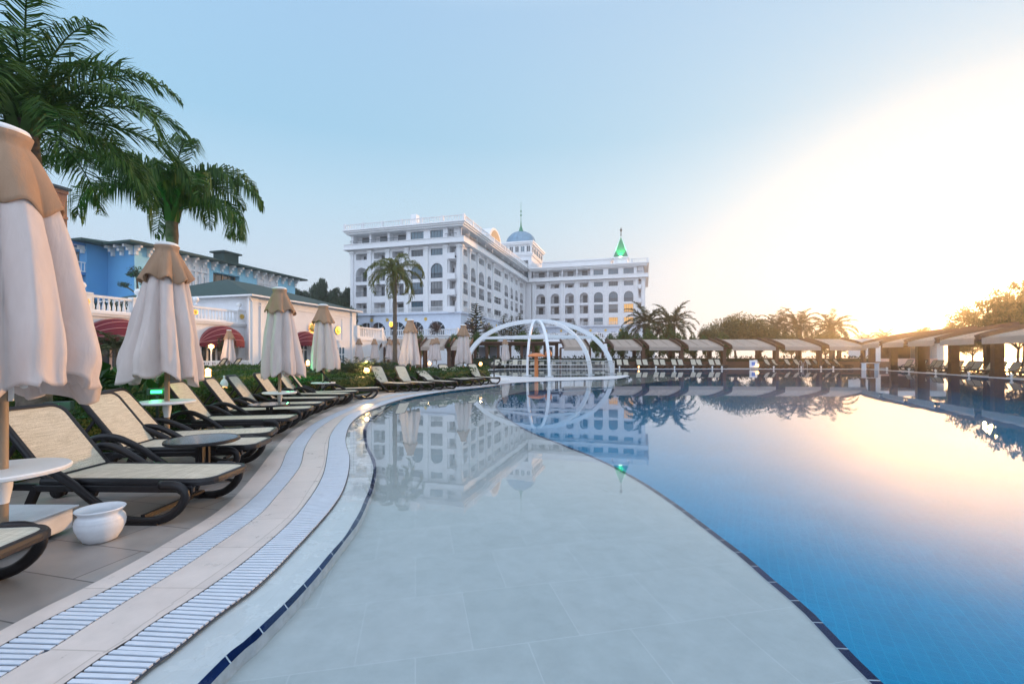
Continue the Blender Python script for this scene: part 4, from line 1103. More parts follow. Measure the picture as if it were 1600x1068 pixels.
for i, (px, Y, ty_, tz, rot, lb) in enumerate(PAR):
    top = ZA(ty_, Y)
    o = make_parasol(40+i*7, tz, top, top-(1.88 if i == 0 else 2.03), seg=192 if i < 2 else 96, rb=(.74, .59, .56, .54, .56, .52)[i], flare=(.0, .05, .06, .07, .07, .07)[i])
    o.location = (XA(px, Y), Y, 0); o.rotation_euler = (0, 0, rot); o['label'] = lb; o['group'] = 'closed parasols along the left loungers'
    parasols.append(o)
FP = make_parasol(77, .6, 3.2, 1.15, seg=64, rb=.5); FP2 = make_parasol(91, .6, 3.2, 1.15, seg=64, rb=.48)
far_par = [(358, 31, 'small closed parasol in front of the right hand arcade awning'), (561, 46, 'leftmost closed parasol behind the spiky cycad'), (585, 46.5, 'second closed parasol behind the spiky cycad'), (609, 47, 'closed parasol just left of the tall palm trunk'),
 (676, 46, 'closed parasol half hidden behind its neighbour, right of the fifth parasol'), (682, 43.5, 'closed parasol standing in front of its neighbour, right of the fifth parasol'), (789, 45, 'closed parasol on the far pool side, seen through the white arches'), (620, 46, 'closed parasol just right of the tall palm trunk')]
for i, (px, Y, lb) in enumerate(far_par):
    src = (FP, FP2)[i % 2]
    if i < 2: o = src; o['label'] = lb; o['group'] = 'distant closed parasols'
    else: o = copy_tree(src, label=lb, group='distant closed parasols')
    o.location = (XA(px, Y), Y, 0); o.rotation_euler = (0, 0, i*1.3)

# ------------------------------------------------------------------ tables, pot, base
M['table_glass'] = mat('dark_glass_top', (.05, .12, .16), .12, spec=.9, noise_amt=.2, noise_scale=12)
def glass_table(r=.4, h=.52):
    root = empty('round_side_table', (0,0,0), 0, 'x', 'table')
    a = MB(); a.lathe([(r-.03, h-.004), (r-.005, h), (r, h-.008), (r, h-.03), (r-.02, h-.04), (.05, h-.04)], 48); rim = a.build('table_rim', M['frame'], root)
    g = MB(); g.lathe([(0, h-.002), (r-.03, h-.002)], 48); g.build('glass_top', M['table_glass'], root)
    l_ = MB(); l_.smooth = False
    for k in range(4):
        t = k*math.pi/2+.4; c_, s_ = math.cos(t), math.sin(t)
        l_.bar((c_*.05, s_*.05, h-.04), (c_*.05, s_*.05, .08), .035); l_.sweep(spline([(c_*.05, s_*.05, .09), (c_*.14, s_*.14, .06), (c_*.27, s_*.27, .02), (c_*.3, s_*.3, .012)], n=6), [(-.018,-.012),(.018,-.012),(.018,.012),(-.018,.012)])
    l_.build('pedestal', M['frame'], root); return root
t1 = glass_table(.38, .53); t1.location = (XA(317, 5.32), 5.32, 0); t1['label'] = 'round dark glass table in front of the second sun lounger'; t1['group'] = 'dark glass side tables'
t2 = copy_tree(t1, loc=(XA(421, 9.15), 9.15, 0), rz=.5, label='round dark glass table beside the fifth sun lounger', group='dark glass side tables')
t3 = copy_tree(t1, loc=(XA(684, 21.5), 21.5, 0), rz=.5, scale=.85, label='small dark table right of the fifth parasol pole', group='dark glass side tables')
pot = MB(); pot.smooth = True
pot.lathe([(0, .004), (.115, 0), (.135, .01), (.17, .07), (.198, .14), (.205, .19), (.198, .215), (.2, .222), (.192, .23), (.194, .238), (.178, .258), (.17, .268), (.178, .29), (.198, .312), (.204, .322), (.2, .33), (.185, .326), (.165, .30), (.16, .26), (.16, .16), (0, .15)], 64)
po = pot.build('white_pot', mat('white_glazed_clay', (.72, .74, .78), .5, noise_amt=.05, noise_scale=8, bump=.15, bump_scale=25)); po.location = G(157, 843); po.scale = (.8,)*3; tag(po, 'round white clay pot standing on the deck tiles', 'pot')
so2 = MB(); so2.smooth = True; so2.lathe([(0, .23), (.1, .235), (.158, .225)], 32); sob = so2.build('potting_sand', mat('dark_ash', (.12, .11, .1), .95, noise_amt=.3, noise_scale=40, bump=.5), po)
bs = empty('parasol_base', (0, 0, 0), 0, 'white box shaped parasol base with a latch, under the nearest parasol', 'parasol base')
b = MB(); b.box(-4.65, -3.74, 3.05, 3.88, .035, .205); o = b.build('cover_box', M['concrete_white'], bs); bevel(o, .012)
b = MB(); b.box(-4.68, -3.715, 3.02, 3.91, .2055, .223); o = b.build('lid', M['concrete_white'], bs); bevel(o, .006)
for x, y in ((-3.86, 3.75), (-3.86, 3.15), (-4.5, 3.75), (-4.5, 3.15)):
    b = MB(); b.lathe([(.05, 0), (.05, .035)], 12, (x, y, 0), caps=True); b.build('foot', M['slate_trim'], bs)
b = MB(); b.tube(spline([(-3.735, 3.26, .125), (-3.705, 3.3, .125), (-3.7, 3.42, .13), (-3.705, 3.53, .14), (-3.735, 3.56, .14)], n=14), .007, 6); b.cbox((-3.735, 3.25, .12), (.02, .05, .04)); b.build('latch', M['steel'], bs)
# ------------------------------------------------------------------ plants
random.seed(8)
def frond(mb, base, az, el, L, droop, nl=60, ll=.5, hang=.6, width=.02, twist=0, rnd=random, rw=.018, bend=(.5, 1.2)):
    """feather frond: arching rachis with two rows of drooping leaflets"""
    h = Vector((math.cos(az), math.sin(az), 0)); up = Vector((0, 0, 1)); side = Vector((-math.sin(az), math.cos(az), 0))
    pts = []; p = Vector(base); a = el; n = 14
    for i in range(n+1):
        pts.append(p.copy())
        p = p + (h*math.cos(a) + up*math.sin(a))*(L/n) + side*twist*(i/n)*L/n
        a -= droop/n*(bend[0]+bend[1]*i/n)
    mb.sweep(pts, [(-rw,-rw*.6),(rw,-rw*.6),(0,rw*.8)], scales=[1.3-1.05*i/n for i in range(n+1)], caps=False)
    for k in range(nl):
        t = .12 + .88*(k+rnd.random()*.6)/nl; f = t*n; i = min(n-1, int(f)); w = f-i
        q = pts[i].lerp(pts[i+1], w); tg = (pts[i+1]-pts[i]).normalized()
        for sgn in (-1, 1):
            le = ll*(math.sin(math.pi*min(1, t*.86+.14))**.6)*rnd.uniform(.75, 1.1)
            sd2 = tg.cross(up); 
            if sd2.length < .05: sd2 = side.copy()
            sd2.normalize(); u2 = sd2.cross(tg)
            d1 = (sd2*sgn*rnd.uniform(.65, 1.0) + tg*rnd.uniform(.5, .9) + u2*rnd.uniform(-.15, .35)).normalized()
            m1 = q + d1*le*.45
            d2 = (d1*(1-hang) - up*hang*rnd.uniform(.6, 1.2)).normalized()
            m2 = m1 + d2*le*.6
            wv = d1.cross(up)
            if wv.length < .1: wv = tg.copy()
            wv = (wv.normalized()*rnd.uniform(.4, 1) + u2*rnd.uniform(-.6, .6)).normalized()*width
            mb.poly([q-wv*.6, q+wv*.6, m1+wv, m1-wv]); mb.poly([m1-wv, m1+wv, m2])
def palm(name_label, seed, H, nf=20, L=2.4, ll=.55, tr=.15, crown_r=.2, hang=.6, droop=2.0, nl=70, el=(0.1, 1.3), width=.018, group=None, leaf='leaf_palm', lean=(0, 0), shaft=True, boots=False, azs=None, bend=(.5, 1.2)):
    rnd = random.Random(seed); M.setdefault('leaf_olive', leaf_mat('olive_palm_leaf', (.06, .1, .03), (.2, .2, .06), .3))
    root = empty('palm_tree', (0,0,0), 0, name_label, 'palm tree', group)
    t = MB(); t.smooth = True; pr = []; n = 26
    cx = lambda z: lean[0]*(z/H)**2; cy = lambda z: lean[1]*(z/H)**2
    rings = []
    for i in range(n+1):
        z = H*i/n; r = tr*(1.25-.35*min(1, z/H*1.5)) + (.012 if i % 2 else 0)
        if boots: r = tr*(1.1 + .25*(z/H)) + (.03 if i % 2 else 0)
        if shaft and z > H*.93: r *= .9
        rings.append([t.vert((cx(z)+r*math.cos(a)*(1+.05*rnd.random()), cy(z)+r*math.sin(a), z)) for a in [2*math.pi*k/14 for k in range(14)]])
    for i in range(n):
        for j in range(14): t.face((rings[i][j], rings[i][(j+1)%14], rings[i+1][(j+1)%14], rings[i+1][j]))
    t.build('trunk', M['trunk'], root)
    c = MB(); top = Vector((cx(H), cy(H), H))
    if shaft: # leaf bases
        for k in range(7):
            a = k*2.4; h = Vector((math.cos(a), math.sin(a), 0))
            c.sweep([top + h*tr*.7 + Vector((0,0,-.25)), top + h*tr*1.5 + Vector((0,0,.15)), top + h*tr*2.6 + Vector((0,0,.55))], [(-.06,-.015),(.06,-.015),(0,.035)], scales=[1.5, 1, .4])
    for k in range(nf):
        az = k*2.39996 + rnd.uniform(-.2, .2) if azs is None else azs[k % len(azs)] + rnd.uniform(-.15, .15)
        e = el[0] + (el[1]-el[0])*((k+.5)/nf)
        frond(c, top + Vector((math.cos(az), math.sin(az), 0))*tr*.6, az, e, L*rnd.uniform(.82, 1.12), droop*rnd.uniform(.8, 1.2), nl, ll, hang*rnd.uniform(.7, 1.15), width, rnd.uniform(-.3, .3), rnd, bend=bend)
    cr = c.build('crown', M[leaf], root)
    return root
# the three tall feather palms on the left
p1 = palm('tallest leaning feather palm at the upper left, its crown cut by the picture edges', 4, ZA(190, 7.0), nf=34, L=2.35, ll=.6, tr=.17, nl=80, width=.013, hang=.5, droop=2.0, el=(-.15, 1.5), bend=(.2, 1.7), group='feather palms by the pool', lean=(-.15, 0))
p1.location = (XA(54, 7.0), 7.0, 0)
p2 = palm('drooping feather palm rising directly behind the second parasol', 12, ZA(330, 10.6), nf=19, L=2.4, ll=.75, tr=.13, nl=110, width=.014, hang=.95, droop=2.6, el=(.45, 1.4), bend=(.2, 1.8), group='feather palms by the pool')
p2.location = (XA(269, 10.6), 10.6, 0)
p3 = palm('slim tall feather palm in front of the hotel, left of the fifth parasol', 23, ZA(425, 27), nf=20, L=2.2, ll=.6, tr=.115, nl=60, width=.016, hang=.75, droop=2.5, el=(-.5, 1.4), leaf='leaf_olive', group='feather palms by the pool')
p3.location = (XA(617, 27), 27, 0)
# date palms beyond the pavilions
dp = palm('x', 31, 5.2, nf=34, L=3.6, ll=.75, tr=.33, nl=42, width=.045, hang=.15, droop=1.5, el=(-.5, 1.35), leaf='leaf_date', shaft=False, boots=True)
dps = [(1010, 66, 492, 'left one of the two date palms right of the hotel'), (1050, 67, 492, 'right one of the two date palms right of the hotel'), (1213, 84, 497, 'leftmost date palm of the three right of the large round tree'), (1248, 82, 495, 'middle date palm of the three right of the large round tree'), (1300, 76, 499, 'rightmost and broadest date palm of the three right of the round tree'), (1380, 95, 517, 'small distant date palm at the corner of the pavilion rows'), (1352, 100, 520, 'faint date palm tuft left of the corner of the pavilion rows')]
for i, (px, Y, py, lb) in enumerate(dps):
    h = ZA(py+14, Y); o = dp if i == 0 else copy_tree(dp)
    o.location = (XA(px, Y), Y, 0); o.rotation_euler = (0, 0, i*1.7); s_ = h/5.2; o.scale = (min(1.15, s_*.95)*1.0, min(1.15, s_*.95), s_)
    o['label'] = lb; o['category'] = 'palm tree'; o['group'] = 'date palms beyond the pavilions'

def leafy(mb, c, r, n, size, rnd, squash=1, shell=.55, up=.3):
    for _ in range(n):
        while True:
            v = Vector((rnd.uniform(-1,1), rnd.uniform(-1,1), rnd.uniform(-1,1)))
            if .05 < v.length <= 1: break
        v = v.normalized()*(shell + (1-shell)*rnd.random()**.6)
        p = Vector(c) + Vector((v.x*r, v.y*r, v.z*r*squash))
        a = Vector((rnd.gauss(0,1), rnd.gauss(0,1), rnd.gauss(0,1))).normalized(); b_ = a.cross(v+Vector((.01,.02,up))).normalized()
        s_ = size*rnd.uniform(.6, 1.3)
        mb.poly([p-a*s_*.5, p+b_*s_*.28, p+a*s_*.5, p-b_*s_*.28])
def tree(label, seed, H, R_, trunk_h, n_cl=22, n_leaf=170, size=.28, leaf='leaf_mid', cat='tree', group=None, squash=.75, airy=0, cone=False):
    rnd = random.Random(seed); root = empty('tree', (0,0,0), 0, label, cat, group)
    t = MB(); t.smooth = True; fork = Vector((rnd.uniform(-.2,.2), rnd.uniform(-.2,.2), trunk_h))
    t.tube([(0,0,0), (fork.x*.3, fork.y*.3, trunk_h*.5), fork], .12*H/5, 8, scales=[1.3, .9, .75])
    c = MB(); cz = (trunk_h+H)/2; hz = (H-trunk_h)/2
    for k in range(n_cl):
        while True:
            v = Vector((rnd.uniform(-1,1), rnd.uniform(-1,1), rnd.uniform(-1,1)))
            if v.length <= 1: break
        v *= .82
        rr = R_*(1-.75*(v.z+1)/2) if cone else R_*(1-.25*abs(v.z))
        ctr = Vector((v.x*rr, v.y*rr, cz+v.z*hz*.9)); cr = R_*rnd.uniform(.22, .42)*(1-airy*.4)
        if k < 9: t.tube([fork, fork.lerp(ctr, .5)+Vector((0,0,.1*H/5)), ctr], .06*H/5, 6, scales=[1, .6, .25])
        leafy(c, ctr, cr, n_leaf, size, rnd, squash, .35)
    t.build('trunk', M['bark'], root); c.build('crown', M[leaf], root)
    return root
tA = tree('x', 1, 5, 2.2, 1.2, 26, 230, .26); tB = tree('x', 2, 5, 2.4, 1.0, 30, 210, .26, squash=.8); tD = tree('x', 3, 11, 5, 2.5, 46, 220, .6, leaf='leaf_dark'); tD2 = tree('x', 5, 11, 4.2, 3, 40, 220, .55, leaf='leaf_dark', squash=.6)
tW = tree('x', 6, 8, 4.5, 2.2, 60, 170, .3, leaf='leaf_warm'); tW2 = tree('x', 7, 8, 4.6, 2.6, 54, 110, .3, leaf='leaf_warm', airy=.9, squash=.6)
used = set()
def plant(src, px, Y, top_py, width_px, label, cat, group, base=0, Hs=5.0, Rs=2.2, rz=None):
    o = copy_tree(src, label=label, group=group) if src.name in used else src
    used.add(src.name); o['label'] = label; o['category'] = cat
    if group: o['group'] = group
    h = ZA(top_py, Y) - base; w = width_px*Y/F/2
    o.location = (XA(px, Y), Y, base); o.scale = (w/Rs/1.05, w/Rs/1.05, h/Hs/1.0); o.rotation_euler = (0, 0, rz if rz is not None else random.uniform(0, 6)); return o
# dark wood behind the hall
for i, (px, Y, ty_, wd, lb) in enumerate([(462, 92, 447, 50, 'dark evergreen tree at the right end of the blue hotel'), (487, 95, 436, 50, 'dark evergreen tree between blue hotel and white hotel, second from left'), (503, 90, 431, 46, 'tallest dark evergreen in the gap left of the white hotel'), (524, 96, 438, 50, 'dark evergreen tree just left of the white hotel'), (543, 99, 446, 40, 'dark evergreen partly hidden behind the left end of the white hotel'), (470, 82, 460, 46, 'low dark evergreen above the green hall roof ridge'), (530, 84, 462, 56, 'low dark tree over the right end of the hall roof')]):
    plant((tD, tD2)[i % 2], px, Y, ty_, wd, lb, 'tree', 'dark evergreens behind the hall', Hs=11, Rs=(5, 4.2)[i % 2])
# bright round bushes and small trees in front of the terrace and along the pavilions
bush = [(566, 62, 500, 34, 'round shrub crown at the left corner of the hotel podium', 'dark'), (655, 60, 518, 26, 'small bright green tree between palm trunk and fifth parasol top'), (705, 60, 515, 26, 'round green tree just left of the sixth parasol top'), (713, 58, 522, 24, 'low green tree half behind the sixth parasol'), (742, 60, 512, 28, 'dense green tree right of the sixth parasol top'), (768, 62, 509, 26, 'green tree at the left shoulder of the white arches'),
 (818, 61, 509, 34, 'green tree under the apex of the white arches'), (838, 63, 513, 26, 'green tree just right of the arches apex'), (932, 63, 516, 24, 'small green tree left of the podium window, right of the arches')]
for i, it in enumerate(bush): plant((tA, tB)[i % 2], it[0], it[1], it[2], it[3], it[4], 'tree', 'green trees in front of the hotel terrace', Rs=(2.2, 2.4)[i % 2])
xs = [958, 975, 992, 1012, 1030, 1046, 1064, 1082, 1104, 1128]
wrd = ['first', 'second', 'third', 'fourth', 'fifth', 'sixth', 'seventh', 'eighth', 'ninth', 'tenth']
for i, px in enumerate(xs):
    plant((tA, tB)[i % 2], px, 62+(i % 3), (515, 511, 514, 512, 517, 508, 519, 521, 517, 519)[i], (30, 32, 30, 34, 30, 40, 30, 26, 34, 34)[i], '%s tree from the left in the green row behind the pavilions right of the hotel' % wrd[i], 'tree', 'row of green trees behind the pavilions', Rs=(2.2, 2.4)[i % 2])
for i, (px, Y, ty_, wd, lb, s_) in enumerate([(1150, 78, 486, 100, 'large spreading tree above the pavilions, right of centre', tW), (1108, 74, 505, 44, 'smaller tree on the left flank of the large spreading tree', tW), (1190, 76, 503, 60, 'tree filling the gap between the large tree and three date palms', tW), (1236, 72, 517, 56, 'low tree under the middle date palm', tW), (1290, 70, 515, 66, 'low round tree under the broadest date palm', tW), (1330, 74, 530, 40, 'low bush at the far corner of the pavilions', tW2),
  (1445, 66, 508, 44, 'small glowing tree behind the first right side pavilions', tW2), (1492, 60, 500, 60, 'airy tree in the sunset glow, left of the tall right hand tree', tW2), (1545, 52, 462, 110, 'tall airy tree in front of the low sun at the right', tW2), (1600, 46, 428, 110, 'tallest tree at the right edge, over the nearest pavilions', tW2), (1590, 56, 470, 100, 'dense tree behind the tallest one at the right edge', tW), (1520, 54, 505, 60, 'low bushy tree behind the right side pavilions', tW), (1655, 42, 450, 130, 'tree beyond the right edge of the picture', tW)]):
    plant(s_, px, Y, ty_, wd, lb, 'tree', 'trees around the right hand pavilions', Hs=8, Rs=4.5)
# dark trunks seen between the columns at the right
# norfolk pines
def norfolk(seed, H=7):
    rnd = random.Random(seed); root = empty('norfolk_pine', (0,0,0), 0, 'x', 'tree', 'tiered young pines in front of the hotel')
    t = MB(); t.tube([(0,0,0), (0,0,H*.5), (0,0,H)], .12, 6, scales=[1, .7, .2]); t.build('trunk', M['bark'], root)
    c = MB(); z = H*.2; 
    while z < H*.99:
        L = (H-z)*.34+.15; a0 = rnd.uniform(0, 2)
        for k in range(6):
            a = a0+k*math.pi/3; h = Vector((math.cos(a), math.sin(a), 0))
            pts = [Vector((0,0,z)) + h*L*t_ + Vector((0,0,.28*L*t_*t_+.02)) for t_ in (0, .3, .6, 1)]
            for p, q in zip(pts, pts[1:]):
                c.sweep([p, q], [(-.07,-.03),(.07,-.03),(.07,.03),(-.07,.03)])
                for _ in range(5):
                    w = p.lerp(q, rnd.random()); s_ = Vector((-h.y, h.x, 0))*rnd.choice((-1,1))
                    e = w + (s_*.8+h*.6+Vector((0,0,.4)))*L*.22; u = Vector((0,0,.05)); c.poly([w-u, w+u, e+u*.6, e-u*.6])
        z += .3+.32*(H-z)/H
    c.build('crown', M['leaf_dark'], root); return root
nf_ = norfolk(3)
for i, (px, Y, ty_, lb) in enumerate([(744, 74, 472, 'largest tiered pine, in front of the corner of the hotel side wing'), (787, 84, 491, 'middle tiered pine left of the arches apex'), (799, 88, 493, 'small tiered pine beside the middle one'), (812, 92, 488, 'tiered pine before the foot of the tower'), (897, 84, 500, 'tiered pine behind the right shoulder of the white arches')]):
    o = nf_ if i == 0 else copy_tree(nf_); o['label'] = lb; h = ZA(ty_, Y)-3.2; o.location = (XA(px, Y), Y, 3.2); o.scale = (h/7*1.25,)*2 + (h/7,)
# bougainvillea like shrubs on the podium
M['leaf_mauve'] = leaf_mat('reddish_shrub_leaf', (.05, .03, .025), (.14, .08, .07), .25, .8)
for i, (px, Y, ty_, wd, lb) in enumerate([(650, 74, 497, 28, 'reddish climbing shrub beside the fourth podium arch'), (683, 73, 497, 28, 'reddish shrub covering the right half of the last podium arch'), (733, 73, 495, 24, 'reddish shrub at the corner of the side podium'), (765, 80, 497, 26, 'reddish shrub right of the largest tiered pine'), (908, 100, 513, 26, 'reddish shrub before the right wing podium'), (585, 74, 505, 16, 'small reddish shrub left of the second podium arch')]):
    b = MB(); rnd = random.Random(i)
    for k in range(7): leafy(b, (rnd.uniform(-.9,.9), rnd.uniform(-.3,.3), .9+rnd.uniform(-.6,.7)), .8, 110, .22, rnd, .8, .3)
    r_ = empty('climbing_shrub', (XA(px, Y), Y, 4.7), 0, lb, 'shrub', 'reddish shrubs on the hotel terrace'); b.build('foliage', M['leaf_mauve'], r_)
    s_ = MB(); s_.tube([(0,0,0), (.1,0,.6), (0,0,1.1)], .05, 5); s_.build('stem', M['bark'], r_)
    k = wd*Y/F/2/1.7; r_.scale = (k, k, (ZA(ty_, Y)-4.7)/2.3)
# plants on the arcade terrace
for i, (px, Y, w_, h_, lb) in enumerate([(130, 31, 1.3, .9, 'dark shrub on the arcade terrace at its left end'), (158, 32, 1.6, .9, 'dark shrub on the arcade terrace behind the balustrade'), (185, 33, 1.5, .8, 'dark shrub on the arcade terrace right of its neighbour'), (300, 38, 1.2, 1.6, 'dark shrub between second parasol and hall roof')]):
    b = MB(); rnd = random.Random(50+i)
    for k in range(6): leafy(b, (rnd.uniform(-w_,w_)*.6, rnd.uniform(-.3,.3), .5+rnd.uniform(-.2,.3)*h_), .55*h_+.1, 120, .14, rnd, .8, .3)
    o = b.build('terrace_shrub', M['leaf_dark']); o.location = (XA(px, Y), Y, 4.4); tag(o, lb, 'shrub', 'shrubs on the arcade terrace')
    o.scale = (1,1,h_*1.2)
# topiary cloud tree on the terrace
r_ = empty('cloud_pruned_tree', (XA(213, 31.5), 31.5, 3.9), 0, 'cloud pruned dark tree on the arcade terrace left of the second parasol', 'tree')
t = MB(); t.smooth = True; t.tube([(.6,0,0), (.5,0,1.2), (.1,0,2.0), (0,0,3.4)], .09, 6, scales=[1.2,1,.8,.4]); t.tube([(.4,0,1.5), (-.3,0,2.1), (-.8,0,2.4)], .05, 5); t.tube([(.3,0,1.8), (.9,0,2.5)], .05, 5); t.build('trunk', M['bark'], r_)
c = MB(); rnd = random.Random(9)
for p, rr in (((0,0,3.5), .55), ((.25,0,3.1), .4), ((-.85,0,2.5), .4), ((.7,0,2.6), .45), ((-.3,0,3.2), .35), ((.75,0,1.6), .4)): leafy(c, p, rr, 260, .11, rnd, .55, .3)
c.build('crown', M['leaf_dark'], r_)
# small palm in a planter by the left arcade awning and topiary by the right one
sp_ = palm('small potted palm in front of the left arcade awning', 55, 1.9, nf=26, L=1.1, ll=.4, tr=.07, nl=16, width=.03, hang=.2, droop=1.2, el=(-.1, 1.3), leaf='leaf_date', shaft=False); sp_.location = (XA(181, 23), 23, 0); sp_.scale = (1.15, 1.15, 1)
r_ = empty('ball_topiary', (XA(352, 32.2), 32.2, 0), 0, 'dark ball topiary behind the small parasol by the right awning', 'shrub'); c = MB(); leafy(c, (0,0,2.3), .7, 900, .13, random.Random(4), 1, .6); c.build('crown', M['leaf_dark'], r_); t = MB(); t.tube([(0,0,0), (0,0,1), (0,0,2)], .05, 6); t.build('trunk', M['bark'], r_)

# cycad with stiff arching fronds
def cycad(px, Y, seed, s_, lb):
    rnd = random.Random(seed); root = empty('cycad', (XA(px, Y), Y, .1), 0, lb, 'cycad', 'spiky cycads behind the hedge')
    t = MB(); t.lathe([(.22, 0), (.25, .3), (.15, .6), (0, .65)], 12); t.build('trunk', M['trunk'], root)
    c = MB()
    for k in range(46):
        frond(c, (0,0,.55), k*2.4+rnd.uniform(-.2,.2), .05+1.15*(k/46), 1.35*rnd.uniform(.85,1.1), 1.3, 34, .2, .1, .012, 0, rnd, .012)
    c.build('fronds', M['leaf_dark'], root); root.scale = (s_,)*3
cycad(556, 19.5, 1, 1.0, 'large spiky cycad behind the bright garden lamp'); cycad(588, 20.5, 2, .95, 'spiky cycad left of the tall palm trunk'); cycad(603, 22, 3, .8, 'smaller cycad at the foot of the tall palm trunk')

# ------------------------------------------------------------------ hedges
def hedge(pts, w, h, label, seed, dens=900, size=.05, z0=0.0, leaf='leaf_hedge', name='hedge'):
    rnd = random.Random(seed); P = spline(pts, step=.25); c = MB()
    prof = [(-w/2*.9, 0), (-w/2*.93, h*.55), (-w/2*.8, h*.86), (-w/2*.5, h*.93), (w/2*.5, h*.93), (w/2*.8, h*.86), (w/2*.93, h*.55), (w/2*.9, 0)]
    c.sweep([p+Vector((0,0,z0)) for p in P], prof)
    core = c
    # leaves over the surface
    lv = core
    for i in range(len(P)-1):
        a, b_ = P[i], P[i+1]; t = (b_-a); L = t.length; t.normalize(); s_ = Vector((t.y, -t.x, 0))
        near = min(1, 9/max(4, a.y)); sz = size*(1+max(0, a.y-8)/16); dd = dens*(size/sz)**2
        for _ in range(int(L*(w+2*h)*dd)):
            u = rnd.uniform(-h, w+h); q = a.lerp(b_, rnd.random())
            if u < 0: off, z, nrm = -w/2*.95, h+u, -s_
            elif u > w: off, z, nrm = w/2*.95, h-(u-w), s_
            else: off, z, nrm = u-w/2, h*.95, Vector((0,0,1))
            bump = .07*noise.noise(Vector((q.x*2.2+off, q.y*2.2, z*2)))+.04*noise.noise(Vector((q.x*7, q.y*7+off*5, z*7)))
            p = q + s_*off + Vector((0,0,z+z0)) + nrm*(bump + rnd.uniform(-.02, .05))
            d = (nrm*rnd.uniform(.2,1) + Vector((rnd.gauss(0,.6), rnd.gauss(0,.6), rnd.gauss(.25,.5)))).normalized(); e = d.cross(Vector((rnd.gauss(0,1), rnd.gauss(0,1), rnd.gauss(0,1)))).normalized()
            k = sz*rnd.uniform(.6, 1.2)
            lv.poly([p, p+d*k*.5+e*k*.25, p+d*k, p+d*k*.5-e*k*.25])
    o = c.build(name, M[leaf]); return tag(o, label, 'hedge', 'clipped hedges behind the left loungers')
hp = [Vector((-6.0, .5, 0)), Vector((-6.2, 3, 0)), Vector((-6.35, 5.5, 0)), Vector((-6.75, 7.5, 0)), Vector((-7.1, 10, 0)), Vector((-7.45, 13, 0)), Vector((-7.2, 15.6, 0)), Vector((-6.5, 17.4, 0)), Vector((-6.25, 18.7, 0)), Vector((-6.35, 19.8, 0))]
hedge(hp, 1.1, .72, 'low clipped front hedge running behind the left loungers', 1, dens=1500)
hp2 = [p + Vector((-1.9, 0, 0)) for p in hp[:6]] + [Vector((-9.2, 16.5, 0)), Vector((-8.0, 19.0, 0))]
hedge(hp2, 1.3, .95, 'higher clipped hedge, second tier behind the front one', 2, dens=900)
hp3 = [Vector((-9.9, 2, 0)), Vector((-10.3, 6, 0)), Vector((-10.7, 10, 0)), Vector((-11.2, 15, 0)), Vector((-11.2, 20, 0)), Vector((-9, 22.5, 0)), Vector((-5, 23.5, 0))]
hedge(hp3, 1.3, 1.05, 'rear clipped hedge bordering the lawn in front of the hall', 3, dens=600, size=.06)
hp4 = [Vector((-6.3, 19.9, 0)), Vector((-5.3, 20.8, 0)), Vector((-4.2, 21.9, 0)), Vector((-3.2, 23.6, 0)), Vector((-2.4, 25.3, 0)), Vector((-2.0, 26.8, 0))]
hedge(hp4, 1.5, .8, 'short hedge behind the loungers right of the tall palm trunk', 4, dens=600, size=.06)
# ground cover sheets
M['lawn'] = mat('dark_lawn', (.02, .05, .012), .95, noise_amt=.4, noise_scale=4, bump=1, bump_scale=30)
flat('lawn', [[Vector(p) for p in ((-6.3,-3,0),(-6.4,4,0),(-6.9,8,0),(-7.5,13,0),(-6.6,18,0),(-4.5,22,0),(-2,27,0),(-6,27,0),(-13,24,0),(-16,14,0),(-16,-3,0))]], .008, M['lawn'])
# broad leaved plants at the left
for i, (px, Y, lb) in enumerate([(188, 9.2, 'broad leaved dark plant seen between the first two parasols'), (170, 10.5, 'broad leaved plant behind the gap between the first two parasols'), (95, 8.5, 'broad leaved plant behind the nearest parasol')]):
    rnd = random.Random(70+i); b = MB()
    for k in range(60):
        a = rnd.uniform(0, 6.3); el_ = rnd.uniform(.1, 1.2); L = rnd.uniform(.3, .75); z = rnd.uniform(.3, 1.1)
        h = Vector((math.cos(a)*math.cos(el_), math.sin(a)*math.cos(el_), math.sin(el_))); s_ = Vector((-math.sin(a), math.cos(a), 0))*.12
        o0 = Vector((rnd.uniform(-.5,.5), rnd.uniform(-.4,.4), z)); m_ = o0+h*L*.55; e = o0+h*L-Vector((0,0,.12))
        b.poly([o0, m_-s_, e, m_+s_])
    o = b.build('broad_leaf_plant', M['leaf_hedge']); o.location = (XA(px, Y), Y, 0); tag(o, lb, 'plant', 'broad leaved plants by the hedges')
# ------------------------------------------------------------------ white arches, fountain, railing
random.seed(13)
AX = Vector((XA(838, 37.5), 37.5, 0)); AH = ZA(499, 37.5)
arches = empty('water_arches', AX, 0, 'white steel dome of crossing arches standing over the pool tip', 'arch frame')
def half_arch(foot, w, th, name='arch_leg'):
    mb = MB(); f = Vector((foot[0], foot[1], 0)) - AX; f.z = 0; n = 26; L = f.length; h = f.normalized()
    pts = []
    for k in range(n+1):
        a = R(90)*k/n
        pts.append(h*L*math.cos(a)**.92*1.0 + Vector((0,0,(AH-.15)*math.sin(a)**.97)) if k < n else Vector((0,0,AH-.15)))
    mb.sweep(pts, [(-w/2,-th/2),(w/2,-th/2),(w/2,th/2),(-w/2,th/2)], up=(0,0,1) if False else (-h.y*1e-3, h.x*1e-3, 1))
    bp = MB(); 
    mb.box(f.x-.3, f.x+.3, f.y-.2, f.y+.2, 0, .03)
    return mb.build(name, M['arch_white'], arches)
M['arch_white'] = mat('white_arch_paint', (.72, .76, .8), .4, noise_amt=.04)
feet = [(-4.0, 38.6), (8.1, 36.8), (6.0, 34.9), (2.65, 32.4), (1.15, 34.0)]
